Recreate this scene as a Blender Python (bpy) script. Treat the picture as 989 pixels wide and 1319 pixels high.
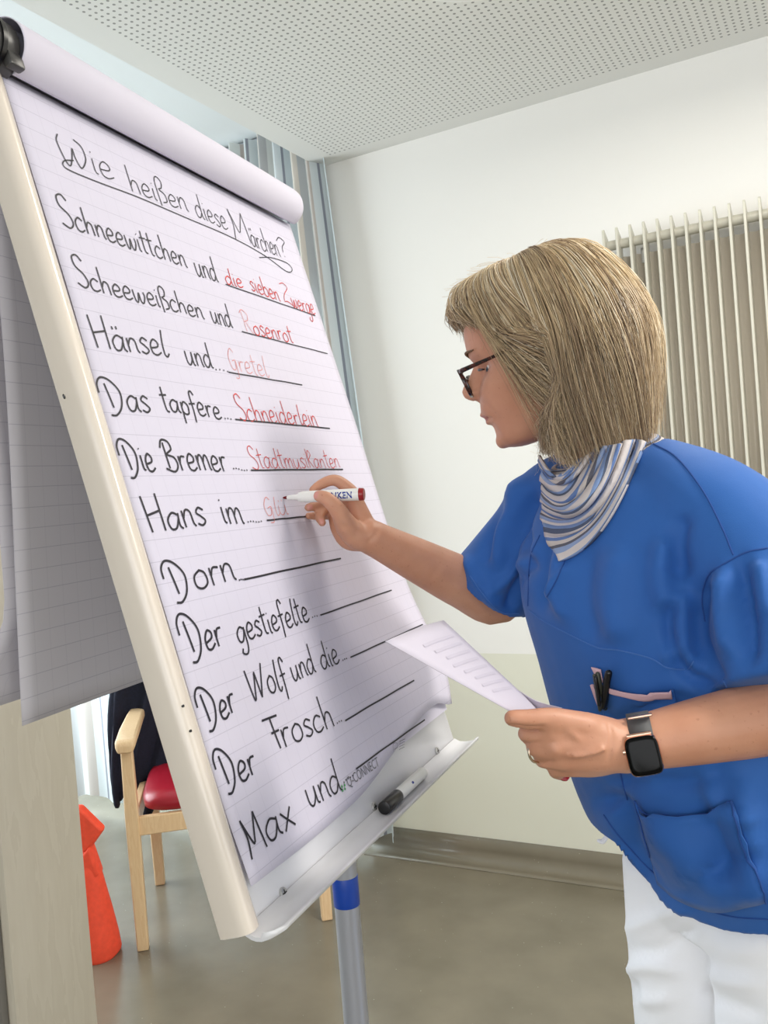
import bpy, bmesh, math, random
import numpy as np
from mathutils import Vector, Matrix, Euler
from mathutils.bvhtree import BVHTree
random.seed(7); RNG = np.random.RandomState(7)
for o in list(bpy.data.objects): bpy.data.objects.remove(o)
SC = bpy.context.scene; COL = SC.collection

# ---------------------------------------------------------------- camera
FPX, PCX, PCY, CH = 1137.0, 494.5, 659.5, 1.38
CR = Vector((.877493, .473014, -.079145)); CDN = Vector((-.062016, -.051728, -.996734)); CF = Vector((-.475563, .879535, -.016056))
CAM = Vector((0, 0, CH))
cam_d = bpy.data.cameras.new('camera'); cam = bpy.data.objects.new('camera', cam_d); COL.objects.link(cam)
cam_d.sensor_fit = 'VERTICAL'; cam_d.sensor_height = 36.0; cam_d.lens = 36.0 * FPX / 1319.0; cam_d.clip_start = .02
cam.matrix_world = Matrix.Translation(CAM) @ Matrix((CR, -CDN, -CF)).transposed().to_4x4()
SC.camera = cam
def ray(x, y): return CR * ((x - PCX) / FPX) + CDN * ((y - PCY) / FPX) + CF
def at(x, y, d): return CAM + ray(x, y) * d
def proj(p):
    q = p - CAM; z = q.dot(CF); return (q.dot(CR) / z * FPX + PCX, q.dot(CDN) / z * FPX + PCY, z)

# ---------------------------------------------------------------- world, lights, exposure
w = bpy.data.worlds.new('world'); SC.world = w; w.use_nodes = True
w.node_tree.nodes['Background'].inputs[0].default_value = (.88, .95, 1.0, 1); w.node_tree.nodes['Background'].inputs[1].default_value = 1.2
def area(name, loc, target, sx, sy, power, col=(1, 1, 1), spread=180):
    d = bpy.data.lights.new(name, 'AREA'); d.shape = 'RECTANGLE'; d.size = sx; d.size_y = sy; d.energy = power; d.color = col
    d.spread = math.radians(spread)
    o = bpy.data.objects.new(name, d); COL.objects.link(o); o.location = loc
    o.rotation_euler = (Vector(target) - Vector(loc)).to_track_quat('-Z', 'Y').to_euler(); return o
area('window_daylight_behind', (1.0, -2.6, 1.7), (-.6, 2.0, 1.2), 3.4, 1.9, 38, (1, .98, .97))
area('window_daylight_right', (2.9, 1.0, 1.75), (-.8, 1.4, 1.3), 2.6, 1.8, 7, (1, .98, .95))
area('window_daylight_left', (-4.2, 1.6, 1.6), (-1, 1.9, .9), 2.6, 2.0, 85, (.86, .95, 1))
area('ceiling_lamp_glow', (1.5, 1.3, 2.60), (1.5, 1.3, 0), 1.2, .3, 50, (1, .95, .86))
area('ceiling_lamp_glow', (-.15, 1.85, 2.58), (-.15, 1.85, 0), .6, .6, 11, (1, .95, .86))
area('ceiling_lamp_uplight', (-.62, 1.79, 2.575), (-.62, 1.79, 3), .34, .34, 2.2, (1, .93, .80))
area('bay_daylight_and_fill', (-2.8, 3.18, 1.3), (-2.8, 0, .6), 1.9, 1.9, 34, (.80, .94, 1))
area('bay_daylight_and_fill', (-2.8, 3.16, .55), (-2.8, 2.2, 0), 1.9, .6, 9, (.78, .94, 1))  # extra low fill lamp, added to brighten the floor inside the curtain
vs = SC.view_settings; vs.view_transform = 'Standard'; vs.look = 'None'; vs.gamma = 1; vs.exposure = 0.26; vs.use_curve_mapping = False

# ---------------------------------------------------------------- materials
def srgb(r, g, b):
    f = lambda c: (c / 12.92 if c <= .04045 else ((c + .055) / 1.055) ** 2.4)
    return (f(r / 255), f(g / 255), f(b / 255), 1)
class NT:
    def __init__(s, name):
        s.m = bpy.data.materials.new(name); s.m.use_nodes = True; s.t = s.m.node_tree; s.b = s.t.nodes['Principled BSDF']
    def n(s, t, **k):
        x = s.t.nodes.new(t)
        for a, b in k.items(): setattr(x, a, b)
        return x
    def l(s, a, b): s.t.links.new(a, b)
    def math(s, op, a, b=None, c=None):
        x = s.n('ShaderNodeMath', operation=op)
        for i, v in enumerate((a, b, c)):
            if v is None: continue
            if isinstance(v, (int, float)): x.inputs[i].default_value = v
            else: s.l(v, x.inputs[i])
        return x.outputs[0]
    def mix(s, fac, c1, c2):
        x = s.n('ShaderNodeMix', data_type='RGBA')
        for i, v in ((0, fac), (6, c1), (7, c2)):
            if isinstance(v, (int, float, tuple)): x.inputs[i].default_value = v
            else: s.l(v, x.inputs[i])
        return x.outputs[2]
    def coords(s, kind='Object'):
        return s.n('ShaderNodeTexCoord').outputs[kind]
    def noise(s, scale, detail=3, co=None, rough=.5):
        x = s.n('ShaderNodeTexNoise'); x.inputs['Scale'].default_value = scale; x.inputs['Detail'].default_value = detail; x.inputs['Roughness'].default_value = rough
        s.l(co if co is not None else s.coords(), x.inputs['Vector']); return x.outputs['Fac']
    def ramp(s, fac, stops):
        x = s.n('ShaderNodeValToRGB'); e = x.color_ramp.elements
        while len(e) < len(stops): e.new(.5)
        for i, (p, c) in enumerate(stops): e[i].position = p; e[i].color = c
        s.l(fac, x.inputs[0]); return x.outputs[0]
    def scaled(s, v, sc):
        x = s.n('ShaderNodeMapping'); x.inputs['Scale'].default_value = sc; s.l(v, x.inputs['Vector']); return x.outputs[0]
    def bump(s, h, strength=.3, dist=.002):
        x = s.n('ShaderNodeBump'); x.inputs['Strength'].default_value = strength; x.inputs['Distance'].default_value = dist
        s.l(h, x.inputs['Height']); s.l(x.outputs[0], s.b.inputs['Normal'])
def plain(name, col, rough=.5, metal=0, spec=.5, noise=0, nscale=40, coat=0):
    t = NT(name); t.b.inputs['Roughness'].default_value = rough; t.b.inputs['Metallic'].default_value = metal
    t.b.inputs['Specular IOR Level'].default_value = spec; t.b.inputs['Coat Weight'].default_value = coat
    t.b.inputs['Base Color'].default_value = col
    if noise:
        d = tuple(c * (1 - noise) for c in col[:3]) + (1,); h = tuple(min(1, c * (1 + noise)) for c in col[:3]) + (1,)
        t.l(t.ramp(t.noise(nscale), [(.3, d), (.7, h)]), t.b.inputs['Base Color'])
    return t.m
# wall: two paints, the lower dado very slightly yellower
t = NT('wall_paint'); sep = t.n('ShaderNodeSeparateXYZ'); t.l(t.coords(), sep.inputs[0])
t.l(t.mix(t.math('GREATER_THAN', sep.outputs[2], .781), srgb(224, 223, 208), srgb(236, 234, 230)), t.b.inputs['Base Color'])
t.b.inputs['Roughness'].default_value = .6; t.b.inputs['Specular IOR Level'].default_value = .25
t.bump(t.noise(260, 2), .06, .001); M_WALL = t.m
M_BAY = plain('bay_paint', srgb(224, 228, 228), .7, spec=.2)
# perforated ceiling
t = NT('perforated_plaster'); sep = t.n('ShaderNodeSeparateXYZ'); t.l(t.coords(), sep.inputs[0]); X, Y = sep.outputs[0], sep.outputs[1]
PT = .0212
gx = t.math('SUBTRACT', t.math('FRACT', t.math('MULTIPLY', X, 1 / PT)), .5); gy = t.math('SUBTRACT', t.math('FRACT', t.math('MULTIPLY', Y, 1 / PT)), .5)
rr = t.math('SQRT', t.math('ADD', t.math('MULTIPLY', gx, gx), t.math('MULTIPLY', gy, gy)))
hole = t.math('LESS_THAN', rr, .20)
inside = t.math('MULTIPLY', t.math('GREATER_THAN', X, -1.695), t.math('LESS_THAN', Y, 2.92))
t.l(t.mix(t.math('MULTIPLY', hole, inside), srgb(226, 226, 222), srgb(152, 153, 149)), t.b.inputs['Base Color'])
t.b.inputs['Roughness'].default_value = .8; t.b.inputs['Specular IOR Level'].default_value = .15; M_CEIL = t.m
# floor linoleum
t = NT('linoleum'); co = t.coords()
base = t.ramp(t.noise(5, 4, co), [(.3, srgb(114, 107, 92)), (.7, srgb(127, 119, 103))])
vo = t.n('ShaderNodeTexVoronoi'); vo.inputs['Scale'].default_value = 46; t.l(co, vo.inputs['Vector'])
speck = t.math('MULTIPLY', t.math('LESS_THAN', vo.outputs['Distance'], .07), t.math('GREATER_THAN', t.noise(30, 1, co), .56))
t.l(t.mix(speck, base, srgb(166, 161, 146)), t.b.inputs['Base Color'])
t.b.inputs['Roughness'].default_value = .24; t.b.inputs['Specular IOR Level'].default_value = .5
t.bump(t.noise(14, 2, co), .05, .004); M_FLOOR = t.m
M_CREAM = plain('cream_lacquer', srgb(222, 212, 200), .22, spec=.5, coat=.3)
M_BOARD = plain('white_enamel', srgb(222, 222, 226), .25, spec=.5)
M_ALU = plain('brushed_aluminium', srgb(196, 198, 204), .32, metal=.85)
M_STEEL = plain('steel_screw', srgb(188, 188, 186), .3, metal=.5)
M_POLE = plain('grey_lacquered_pole', srgb(168, 170, 178), .28, metal=.3)
M_TAPE = plain('blue_tape', srgb(12, 66, 168), .35)
M_DGREY = plain('dark_grey_plastic', srgb(62, 61, 60), .32)
M_BLACK = plain('black_plastic', srgb(16, 16, 18), .3)
M_WHITEP = plain('white_plastic', srgb(236, 236, 232), .3)
M_REDP = plain('red_plastic', srgb(150, 20, 28), .3)
M_TIP = plain('red_felt_tip', srgb(110, 14, 22), .8)
M_BLUEINK = plain('blue_print', srgb(22, 52, 150), .5)
M_INK = plain('black_ink', srgb(38, 36, 44), .6)
M_RED = plain('red_ink', srgb(204, 58, 54), .7, noise=.12, nscale=60)
M_REDF = plain('faded_red_ink', srgb(222, 138, 132), .7, noise=.06, nscale=60)
M_GREYINK = plain('grey_print', srgb(120, 120, 128), .7); M_GREENINK = plain('green_print', srgb(70, 150, 90), .7)
def paper_mat(name, col, lines, axis='UV', sc=.025, lw=.035):
    t = NT(name); t.b.inputs['Roughness'].default_value = .75; t.b.inputs['Specular IOR Level'].default_value = .2
    if lines:
        sep = t.n('ShaderNodeSeparateXYZ'); t.l(t.coords('UV'), sep.inputs[0])
        a = t.math('LESS_THAN', t.math('FRACT', t.math('MULTIPLY', sep.outputs[0], 1 / sc)), lw)
        b = t.math('LESS_THAN', t.math('FRACT', t.math('MULTIPLY', sep.outputs[1], 1 / sc)), lw)
        f = t.math('MAXIMUM', t.math('MULTIPLY', a, .35), b)
        t.l(t.mix(t.math('MULTIPLY', f, lines), col, srgb(120, 116, 140)), t.b.inputs['Base Color'])
    else: t.b.inputs['Base Color'].default_value = col
    return t.m
M_PAPER = paper_mat('squared_paper', srgb(211, 207, 223), .28)
M_PAPERB = paper_mat('squared_paper_reverse', srgb(206, 202, 208), .36)
M_PAPERP = paper_mat('plain_paper', srgb(212, 208, 222), 0)
M_SHEET = paper_mat('copy_paper', srgb(206, 200, 214), 0)
M_RAD = plain('radiator_enamel', srgb(206, 203, 190), .35)
M_RADB = plain('radiator_panel_enamel', srgb(190, 182, 168), .45)
# wood
def wood(name, c1, c2, sc=(3, 3, 26), r=.4):
    t = NT(name); co = t.coords(); s = t.scaled(co, sc)
    n = t.noise(3, 4, s); wv = t.math('FRACT', t.math('MULTIPLY', n, 5))
    t.l(t.mix(t.math('MULTIPLY', wv, .6), c1, c2), t.b.inputs['Base Color']); t.b.inputs['Roughness'].default_value = r; return t.m
M_BEECH = wood('beech_wood', srgb(236, 205, 164), srgb(222, 184, 138), (22, 22, 2.2))
M_CAB = wood('pale_maple_veneer', srgb(212, 204, 188), srgb(202, 193, 176), (9, 9, 1.2), .45)
M_CABD = plain('shaded_cabinet_front', srgb(122, 118, 112), .5)  # shade on the side turned from the window, put into the colour
M_VINYL = plain('red_vinyl', srgb(158, 22, 42), .33, spec=.5)
M_NAVY = plain('navy_knit', srgb(20, 24, 44), .9, noise=.25, nscale=120)
M_FELT = plain('orange_red_felt', srgb(250, 84, 56), .7, noise=.08, nscale=60)
# curtain stripes by UV.x in metres
t = NT('striped_curtain'); sep = t.n('ShaderNodeSeparateXYZ'); t.l(t.coords('UV'), sep.inputs[0])
fx = t.math('FRACT', t.math('MULTIPLY', sep.outputs[0], 1 / .42))
rp = t.ramp(fx, [(0, srgb(218, 221, 218)), (.16, srgb(192, 184, 178)), (.30, srgb(214, 220, 222)), (.42, srgb(146, 148, 158)), (.46, srgb(208, 215, 217)),
                 (.62, srgb(190, 200, 202)), (.74, srgb(216, 208, 198)), (.88, srgb(186, 187, 188))])
rp.node.color_ramp.interpolation = 'CONSTANT'
t.l(rp, t.b.inputs['Base Color']); t.b.inputs['Roughness'].default_value = .8
tr = t.n('ShaderNodeBsdfTranslucent'); t.l(rp, tr.inputs[0]); mx = t.n('ShaderNodeMixShader'); mx.inputs[0].default_value = .22
out = t.t.nodes['Material Output']; t.l(t.b.outputs[0], mx.inputs[1]); t.l(tr.outputs[0], mx.inputs[2]); t.l(mx.outputs[0], out.inputs[0]); M_CURT = t.m
# skin
def skin_mat(name, c1, c2, c3):
    t = NT(name); co = t.coords()
    a = t.ramp(t.noise(16, 4, co), [(.3, c1), (.7, c2)])
    f = t.math('LESS_THAN', t.noise(210, 2, co), .30)
    t.l(t.mix(t.math('MULTIPLY', f, .35), a, c3), t.b.inputs['Base Color']); t.b.inputs['Roughness'].default_value = .48
    t.b.inputs['Subsurface Weight'].default_value = .12; t.b.inputs['Subsurface Radius'].default_value = (.01, .004, .002); t.b.inputs['Subsurface Scale'].default_value = .4
    t.bump(t.noise(300, 3, co), .12, .001); return t.m
M_SKIN = skin_mat('skin', srgb(190, 134, 106), srgb(206, 152, 124), srgb(160, 98, 72))
M_LIP = plain('lips', srgb(168, 100, 88), .45); M_NAIL = plain('nail', srgb(214, 150, 136), .25); M_REDNAIL = plain('red_nail_varnish', srgb(170, 16, 34), .2)
M_BROW = plain('eyebrow', srgb(110, 84, 62), .8)
# cloth
def cloth(name, col, col2, r=.75, bscale=900):
    t = NT(name); co = t.coords(); t.l(t.ramp(t.noise(7, 4, co), [(.3, col), (.7, col2)]), t.b.inputs['Base Color']); t.b.inputs['Roughness'].default_value = r
    t.b.inputs['Specular IOR Level'].default_value = .18; t.b.inputs['Sheen Weight'].default_value = .08
    x = t.n('ShaderNodeBump'); x.inputs['Strength'].default_value = .12; x.inputs['Distance'].default_value = .001; t.l(t.noise(bscale, 1, co), x.inputs['Height'])
    y = t.n('ShaderNodeBump'); y.inputs['Strength'].default_value = .25; y.inputs['Distance'].default_value = .012; t.l(t.noise(11, 2, co), y.inputs['Height']); t.l(x.outputs[0], y.inputs['Normal'])
    t.l(y.outputs[0], t.b.inputs['Normal']); return t.m
M_TUNIC = cloth('blue_cotton', srgb(45, 94, 168), srgb(51, 102, 176), .62)
M_SEAM = plain('blue_seam', srgb(32, 74, 146), .8)
M_STITCH = plain('pale_blue_stitching', srgb(66, 112, 182), .8)
M_TROU = cloth('white_cotton', srgb(244, 245, 250), srgb(247, 247, 251), .8)
M_PINK = plain('pink_tape', srgb(220, 182, 190), .8)
t = NT('striped_scarf'); sep = t.n('ShaderNodeSeparateXYZ'); t.l(t.coords('UV'), sep.inputs[0])
fx = t.math('FRACT', t.math('ADD', t.math('MULTIPLY', sep.outputs[0], 4.2), t.math('MULTIPLY', t.noise(9, 2), .25)))
rp = t.ramp(fx, [(0, srgb(206, 198, 196)), (.22, srgb(122, 146, 190)), (.34, srgb(78, 88, 112)), (.42, srgb(196, 190, 192)), (.58, srgb(96, 122, 172)), (.68, srgb(196, 188, 184)), (.80, srgb(92, 92, 104)), (.88, srgb(140, 158, 194))])
rp.node.color_ramp.interpolation = 'CONSTANT'; t.l(rp, t.b.inputs['Base Color']); t.b.inputs['Roughness'].default_value = .9
t.bump(t.noise(240, 3), .5, .002); M_SCARF = t.m
# hair
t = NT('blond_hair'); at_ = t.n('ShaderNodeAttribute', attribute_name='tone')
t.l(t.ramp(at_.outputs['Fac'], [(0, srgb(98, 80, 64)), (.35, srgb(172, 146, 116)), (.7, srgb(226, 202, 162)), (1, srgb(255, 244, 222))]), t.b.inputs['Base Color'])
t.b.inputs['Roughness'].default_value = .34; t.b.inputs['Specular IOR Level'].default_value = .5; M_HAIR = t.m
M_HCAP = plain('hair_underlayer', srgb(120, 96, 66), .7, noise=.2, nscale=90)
t = NT('tortoiseshell'); t.l(t.ramp(t.noise(160, 2), [(.4, srgb(26, 14, 14)), (.7, srgb(84, 34, 26))]), t.b.inputs['Base Color']); t.b.inputs['Roughness'].default_value = .18; M_TORT = t.m
def glass(name):
    m = bpy.data.materials.new(name); m.use_nodes = True; T = m.node_tree; T.nodes.remove(T.nodes['Principled BSDF'])
    a = T.nodes.new('ShaderNodeBsdfTransparent'); a.inputs[0].default_value = (.97, .98, .98, 1); g = T.nodes.new('ShaderNodeBsdfGlossy'); g.inputs['Roughness'].default_value = .03
    mx = T.nodes.new('ShaderNodeMixShader'); mx.inputs[0].default_value = .035; T.links.new(a.outputs[0], mx.inputs[1]); T.links.new(g.outputs[0], mx.inputs[2]); T.links.new(mx.outputs[0], T.nodes['Material Output'].inputs[0]); return m
M_GLASS = glass('clear_glass')
M_SCREEN = plain('black_glass', srgb(5, 5, 6), .2, spec=.15); M_GOLD = plain('rose_gold', srgb(220, 180, 160), .22, metal=1); M_STRAP = plain('grey_strap', srgb(84, 84, 86), .6)
M_RING = plain('silver_ring', srgb(214, 196, 176), .2, metal=1); M_OLIVE = plain('olive_plastic', srgb(70, 72, 60), .4)
M_EYEW = plain('eye_white', srgb(230, 224, 218), .2); M_IRIS = plain('iris', srgb(60, 72, 80), .15)
M_LAMP = NT('lamp_diffuser'); M_LAMP.b.inputs['Emission Color'].default_value = (1, .95, .85, 1); M_LAMP.b.inputs['Emission Strength'].default_value = 2.0; M_LAMP = M_LAMP.m

# ---------------------------------------------------------------- mesh helpers
def V(*a): return Vector(a)
def cr(pts, per=6):
    """Catmull-Rom through tuples of equal length"""
    P = [np.array(p, float) for p in pts]
    if len(P) < 3: return [tuple(P[0] + (P[1] - P[0]) * i / per) for i in range(per + 1)]
    P = [2 * P[0] - P[1]] + P + [2 * P[-1] - P[-2]]; out = []
    for i in range(1, len(P) - 2):
        a, b, c, d = P[i - 1:i + 3]
        for k in range(per):
            s = k / per
            out.append(tuple(.5 * (2 * b + (c - a) * s + (2 * a - 5 * b + 4 * c - d) * s * s + (3 * b - a - 3 * c + d) * s ** 3)))
    out.append(tuple(P[-2])); return out
class MB:
    def __init__(s): s.v = []; s.f = []; s.mi = []; s.uv = {}
    def add(s, vs, fs, mi=0):
        o = len(s.v); s.v += [tuple(v) for v in vs]
        for f in fs: s.f.append(tuple(i + o for i in f)); s.mi.append(mi)
        return o
    def box(s, c, size, ax=None, bevel=0, mi=0):
        ax = ax or (V(1, 0, 0), V(0, 1, 0), V(0, 0, 1)); c = Vector(c)
        bm = bmesh.new(); bmesh.ops.create_cube(bm, size=1)
        for v in bm.verts: v.co = Vector((v.co.x * size[0], v.co.y * size[1], v.co.z * size[2]))
        if bevel: bmesh.ops.bevel(bm, geom=bm.edges[:] , offset=bevel, segments=2, affect='EDGES', profile=.5)
        bm.verts.index_update()
        s.add([c + ax[0] * v.co.x + ax[1] * v.co.y + ax[2] * v.co.z for v in bm.verts], [[v.index for v in f.verts] for f in bm.faces], mi); bm.free(); return s
    def loft(s, rings, cap=True, mi=0, closed=True):
        n = len(rings[0]); vs = [p for r in rings for p in r]; fs = []
        for i in range(len(rings) - 1):
            for j in range(n if closed else n - 1):
                k = (j + 1) % n; fs.append((i * n + j, i * n + k, (i + 1) * n + k, (i + 1) * n + j))
        if cap and closed: fs.append(tuple(range(n))[::-1]); fs.append(tuple((len(rings) - 1) * n + j for j in range(n)))
        s.add(vs, fs, mi); return s
    def tube(s, path, radii, n=12, round_ends=True, flat=1.0, hint=None, mi=0, per=0):
        if isinstance(radii, (int, float)): radii = [radii] * len(path)
        if per:
            q = cr([tuple(p) + (r,) for p, r in zip(path, radii)], per); path = [Vector(a[:3]) for a in q]; radii = [max(a[3], 1e-4) for a in q]
        path = [Vector(p) for p in path]; T = []
        for i in range(len(path)):
            d = path[min(i + 1, len(path) - 1)] - path[max(i - 1, 0)]; T.append(d.normalized() if d.length > 1e-9 else V(0, 0, 1))
        up = Vector(hint) if hint is not None else (V(0, 0, 1) if abs(T[0].z) < .9 else V(1, 0, 0))
        rings = []
        def ring(c, t, u, r):
            sd = t.cross(u).normalized(); return [c + (u * math.cos(2 * math.pi * k / n) * flat + sd * math.sin(2 * math.pi * k / n)) * r for k in range(n)]
        for i, (p, r) in enumerate(zip(path, radii)):
            up = (up - T[i] * up.dot(T[i])).normalized()
            if i == 0 and round_ends:
                for a in (80, 55, 28): rings.append(ring(p - T[0] * r * math.sin(math.radians(a)), T[0], up, r * math.cos(math.radians(a))))
            rings.append(ring(p, T[i], up, r))
            if i == len(path) - 1 and round_ends:
                for a in (28, 55, 80): rings.append(ring(p + T[i] * r * math.sin(math.radians(a)), T[i], up, r * math.cos(math.radians(a))))
        return s.loft(rings, mi=mi)
    def cyl(s, a, b, r, r2=None, n=24, mi=0, bevel=0):
        a, b = Vector(a), Vector(b); t = (b - a).normalized(); u = (V(0, 0, 1) if abs(t.z) < .9 else V(1, 0, 0)); u = (u - t * u.dot(t)).normalized(); d = t.cross(u); r2 = r if r2 is None else r2
        R = lambda c, q: [c + (u * math.cos(2 * math.pi * k / n) + d * math.sin(2 * math.pi * k / n)) * q for k in range(n)]
        if bevel: rings = [R(a, r - bevel), R(a + t * bevel * .3, r - bevel * .3), R(a + t * bevel, r), R(b - t * bevel, r2), R(b - t * bevel * .3, r2 - bevel * .3), R(b, r2 - bevel)]
        else: rings = [R(a, r), R(b, r2)]
        return s.loft(rings, mi=mi)
    def ball(s, c, r, ax=None, n=16, mi=0):
        ax = ax or (V(1, 0, 0), V(0, 1, 0), V(0, 0, 1)); c = Vector(c); r = r if isinstance(r, tuple) else (r, r, r); rings = []
        for i in range(1, n):
            a = math.pi * i / n
            rings.append([c + ax[0] * r[0] * math.sin(a) * math.cos(2 * math.pi * k / (2 * n)) + ax[1] * r[1] * math.sin(a) * math.sin(2 * math.pi * k / (2 * n)) + ax[2] * r[2] * math.cos(a) for k in range(2 * n)])
        return s.loft(rings, mi=mi)
    def grid(s, rows, uvs=None, mi=0):
        n = len(rows[0]); o = s.add([p for r in rows for p in r], [(i * n + j, i * n + j + 1, (i + 1) * n + j + 1, (i + 1) * n + j) for i in range(len(rows) - 1) for j in range(n - 1)], mi)
        if uvs:
            for i, r in enumerate(uvs):
                for j, u in enumerate(r): s.uv[o + i * n + j] = u
        return s
    def ribbon(s, pts, width, normal, mi=0):
        pts = [Vector(p) for p in pts]; L, Rr = [], []
        for i, p in enumerate(pts):
            d = pts[min(i + 1, len(pts) - 1)] - pts[max(i - 1, 0)]
            nn = normal[i] if isinstance(normal, list) else normal
            q = nn.cross(d); q = q.normalized() * width / 2 if q.length > 1e-9 else V(0, 0, 0); L.append(p + q); Rr.append(p - q)
        return s.grid([L, Rr], mi=mi)
    def build(s, name, mats, parent=None, smooth=True, angle=None, solid=0, sub=0, bev=0):
        me = bpy.data.meshes.new(name); me.from_pydata(s.v, [], s.f); mats = mats if isinstance(mats, list) else [mats]
        for m in mats: me.materials.append(m)
        me.polygons.foreach_set('material_index', s.mi)
        if s.uv:
            ul = me.uv_layers.new(name='UVMap')
            for lp in me.loops: ul.data[lp.index].uv = s.uv.get(lp.vertex_index, (0, 0))
        bm = bmesh.new(); bm.from_mesh(me); bmesh.ops.recalc_face_normals(bm, faces=bm.faces[:]); bm.to_mesh(me); bm.free()
        o = bpy.data.objects.new(name, me); COL.objects.link(o)
        if smooth:
            me.polygons.foreach_set('use_smooth', [True] * len(me.polygons))
            me.set_sharp_from_angle(angle=math.radians(angle or 40))
        if bev: b = o.modifiers.new('bevel', 'BEVEL'); b.width = bev; b.segments = 2; b.limit_method = 'ANGLE'
        if sub: b = o.modifiers.new('subd', 'SUBSURF'); b.levels = sub; b.render_levels = sub
        if solid: b = o.modifiers.new('solid', 'SOLIDIFY'); b.thickness = solid; b.offset = 0
        if parent: put(o, parent)
        return o
def put(o, parent):
    o.parent = parent; o.matrix_parent_inverse = Matrix.Translation(parent.location).inverted() if parent.parent is None else Matrix.Identity(4)
    return o
def sub(o, parent):
    o.parent = parent; o.matrix_parent_inverse = Matrix.Identity(4)
    # parent mesh parts sit at the world origin relative to their root
    return o
def thing(name, loc, label, cat, group=None):
    o = bpy.data.objects.new(name, None); COL.objects.link(o); o.location = loc; o.empty_display_size = .05; tag(o, label, cat, group); return o
def tag(o, label, cat, group=None):
    o['label'] = label; o['category'] = cat
    if group: o['group'] = group
    return o
def struct(o): o['kind'] = 'structure'; return o
def part(mb, name, mat, parent, **k):
    o = mb.build(name, mat, None, **k); r = parent
    while r.parent: r = r.parent
    o.parent = parent
    o.matrix_parent_inverse = Matrix.Translation(-r.location) if parent is r else Matrix.Identity(4)
    return o
def evaluated_mesh(o):
    dg = bpy.context.evaluated_depsgraph_get(); dg.update(); return bpy.data.meshes.new_from_object(o.evaluated_get(dg))
def remesh(mb, voxel, smooth_it=4, factor=.5):
    me = bpy.data.meshes.new('tmp'); me.from_pydata(mb.v, [], mb.f); bm = bmesh.new(); bm.from_mesh(me); bmesh.ops.recalc_face_normals(bm, faces=bm.faces[:]); bm.to_mesh(me); bm.free()
    o = bpy.data.objects.new('tmp', me); COL.objects.link(o)
    r = o.modifiers.new('r', 'REMESH'); r.mode = 'VOXEL'; r.voxel_size = voxel
    if smooth_it: k = o.modifiers.new('s', 'SMOOTH'); k.factor = factor; k.iterations = smooth_it
    m2 = evaluated_mesh(o); bpy.data.objects.remove(o); return m2
def get_co(me): a = np.empty(len(me.vertices) * 3); me.vertices.foreach_get('co', a); return a.reshape(-1, 3)
def get_no(me): a = np.empty(len(me.vertices) * 3); me.vertex_normals.foreach_get('vector', a); return a.reshape(-1, 3)
def set_co(me, a): me.vertices.foreach_set('co', a.ravel()); me.update()
def np_proj(a):
    q = a - np.array(CAM); z = q @ np.array(CF); return np.stack([q @ np.array(CR) / z * FPX + PCX, q @ np.array(CDN) / z * FPX + PCY], 1)
def folds(me, lst, gain=1.0):
    """press folds into a cloth mesh: each fold is a line on the cloth, a half-width and a height in metres"""
    a = get_co(me); n = get_no(me); p = np_proj(a); view = np.array(CAM) - a; view /= np.linalg.norm(view, axis=1)[:, None]
    face = np.clip((n * view).sum(1) * 3 + .3, 0, 1); disp = np.zeros(len(a))
    for pts, wd, amp in lst:
        amp = amp * gain; q = np.array(cr(pts, 5) if len(pts) > 2 else pts, float); best = np.full(len(a), 1e9); tt = np.zeros(len(a))
        for i in range(len(q) - 1):
            d = q[i + 1] - q[i]; L2 = d @ d + 1e-9; s = np.clip(((p - q[i]) @ d) / L2, 0, 1); dist = np.hypot(*(p - q[i] - s[:, None] * d).T)
            m = dist < best; best[m] = dist[m]; tt[m] = (i + s[m]) / (len(q) - 1)
        taper = np.clip(np.minimum(tt, 1 - tt) * 5 + .15, 0, 1)
        disp += amp * np.exp(-(best / wd) ** 2) * taper * face
    set_co(me, a + n * disp[:, None])
def finish(me, name, mats, parent=None):
    me.name = name; me.materials.clear()
    for m in mats: me.materials.append(m)
    me.polygons.foreach_set('use_smooth', [True] * len(me.polygons))
    o = bpy.data.objects.new(name, me); COL.objects.link(o)
    if parent:
        r = parent
        while r.parent: r = r.parent
        o.parent = parent; o.matrix_parent_inverse = Matrix.Translation(-r.location) if parent is r else Matrix.Identity(4)
    return o
def bvh_of(me): return BVHTree.FromPolygons([v.co.copy() for v in me.vertices], [tuple(p.vertices) for p in me.polygons])
def cast(bvh, x, y):
    d = ray(x, y).normalized(); loc, no, i, dist = bvh.ray_cast(CAM, d)
    if loc is None: return None, None
    if no.dot(d) > 0: no = -no
    return loc, no
def text_mesh(body, size, offset=0):
    c = bpy.data.curves.new('t', 'FONT'); c.body = body; c.size = size; c.offset = offset; c.resolution_u = 3
    o = bpy.data.objects.new('t', c); COL.objects.link(o); me = evaluated_mesh(o); bpy.data.objects.remove(o); return me

# ================================================================ SETTING
YW, XC, ZC, ZB = 3.0, -1.787, 2.693, 2.89
mb = MB(); mb.box((-.6, .3, -.05), (8.2, 6.8, .1)); fl = struct(mb.build('floor', M_FLOOR))
mb = MB(); mb.box(((XC + 3.4) / 2, YW + .1, 1.4), (3.4 - XC, .2, 3.0)); wb = struct(mb.build('wall_back', M_WALL))
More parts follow.
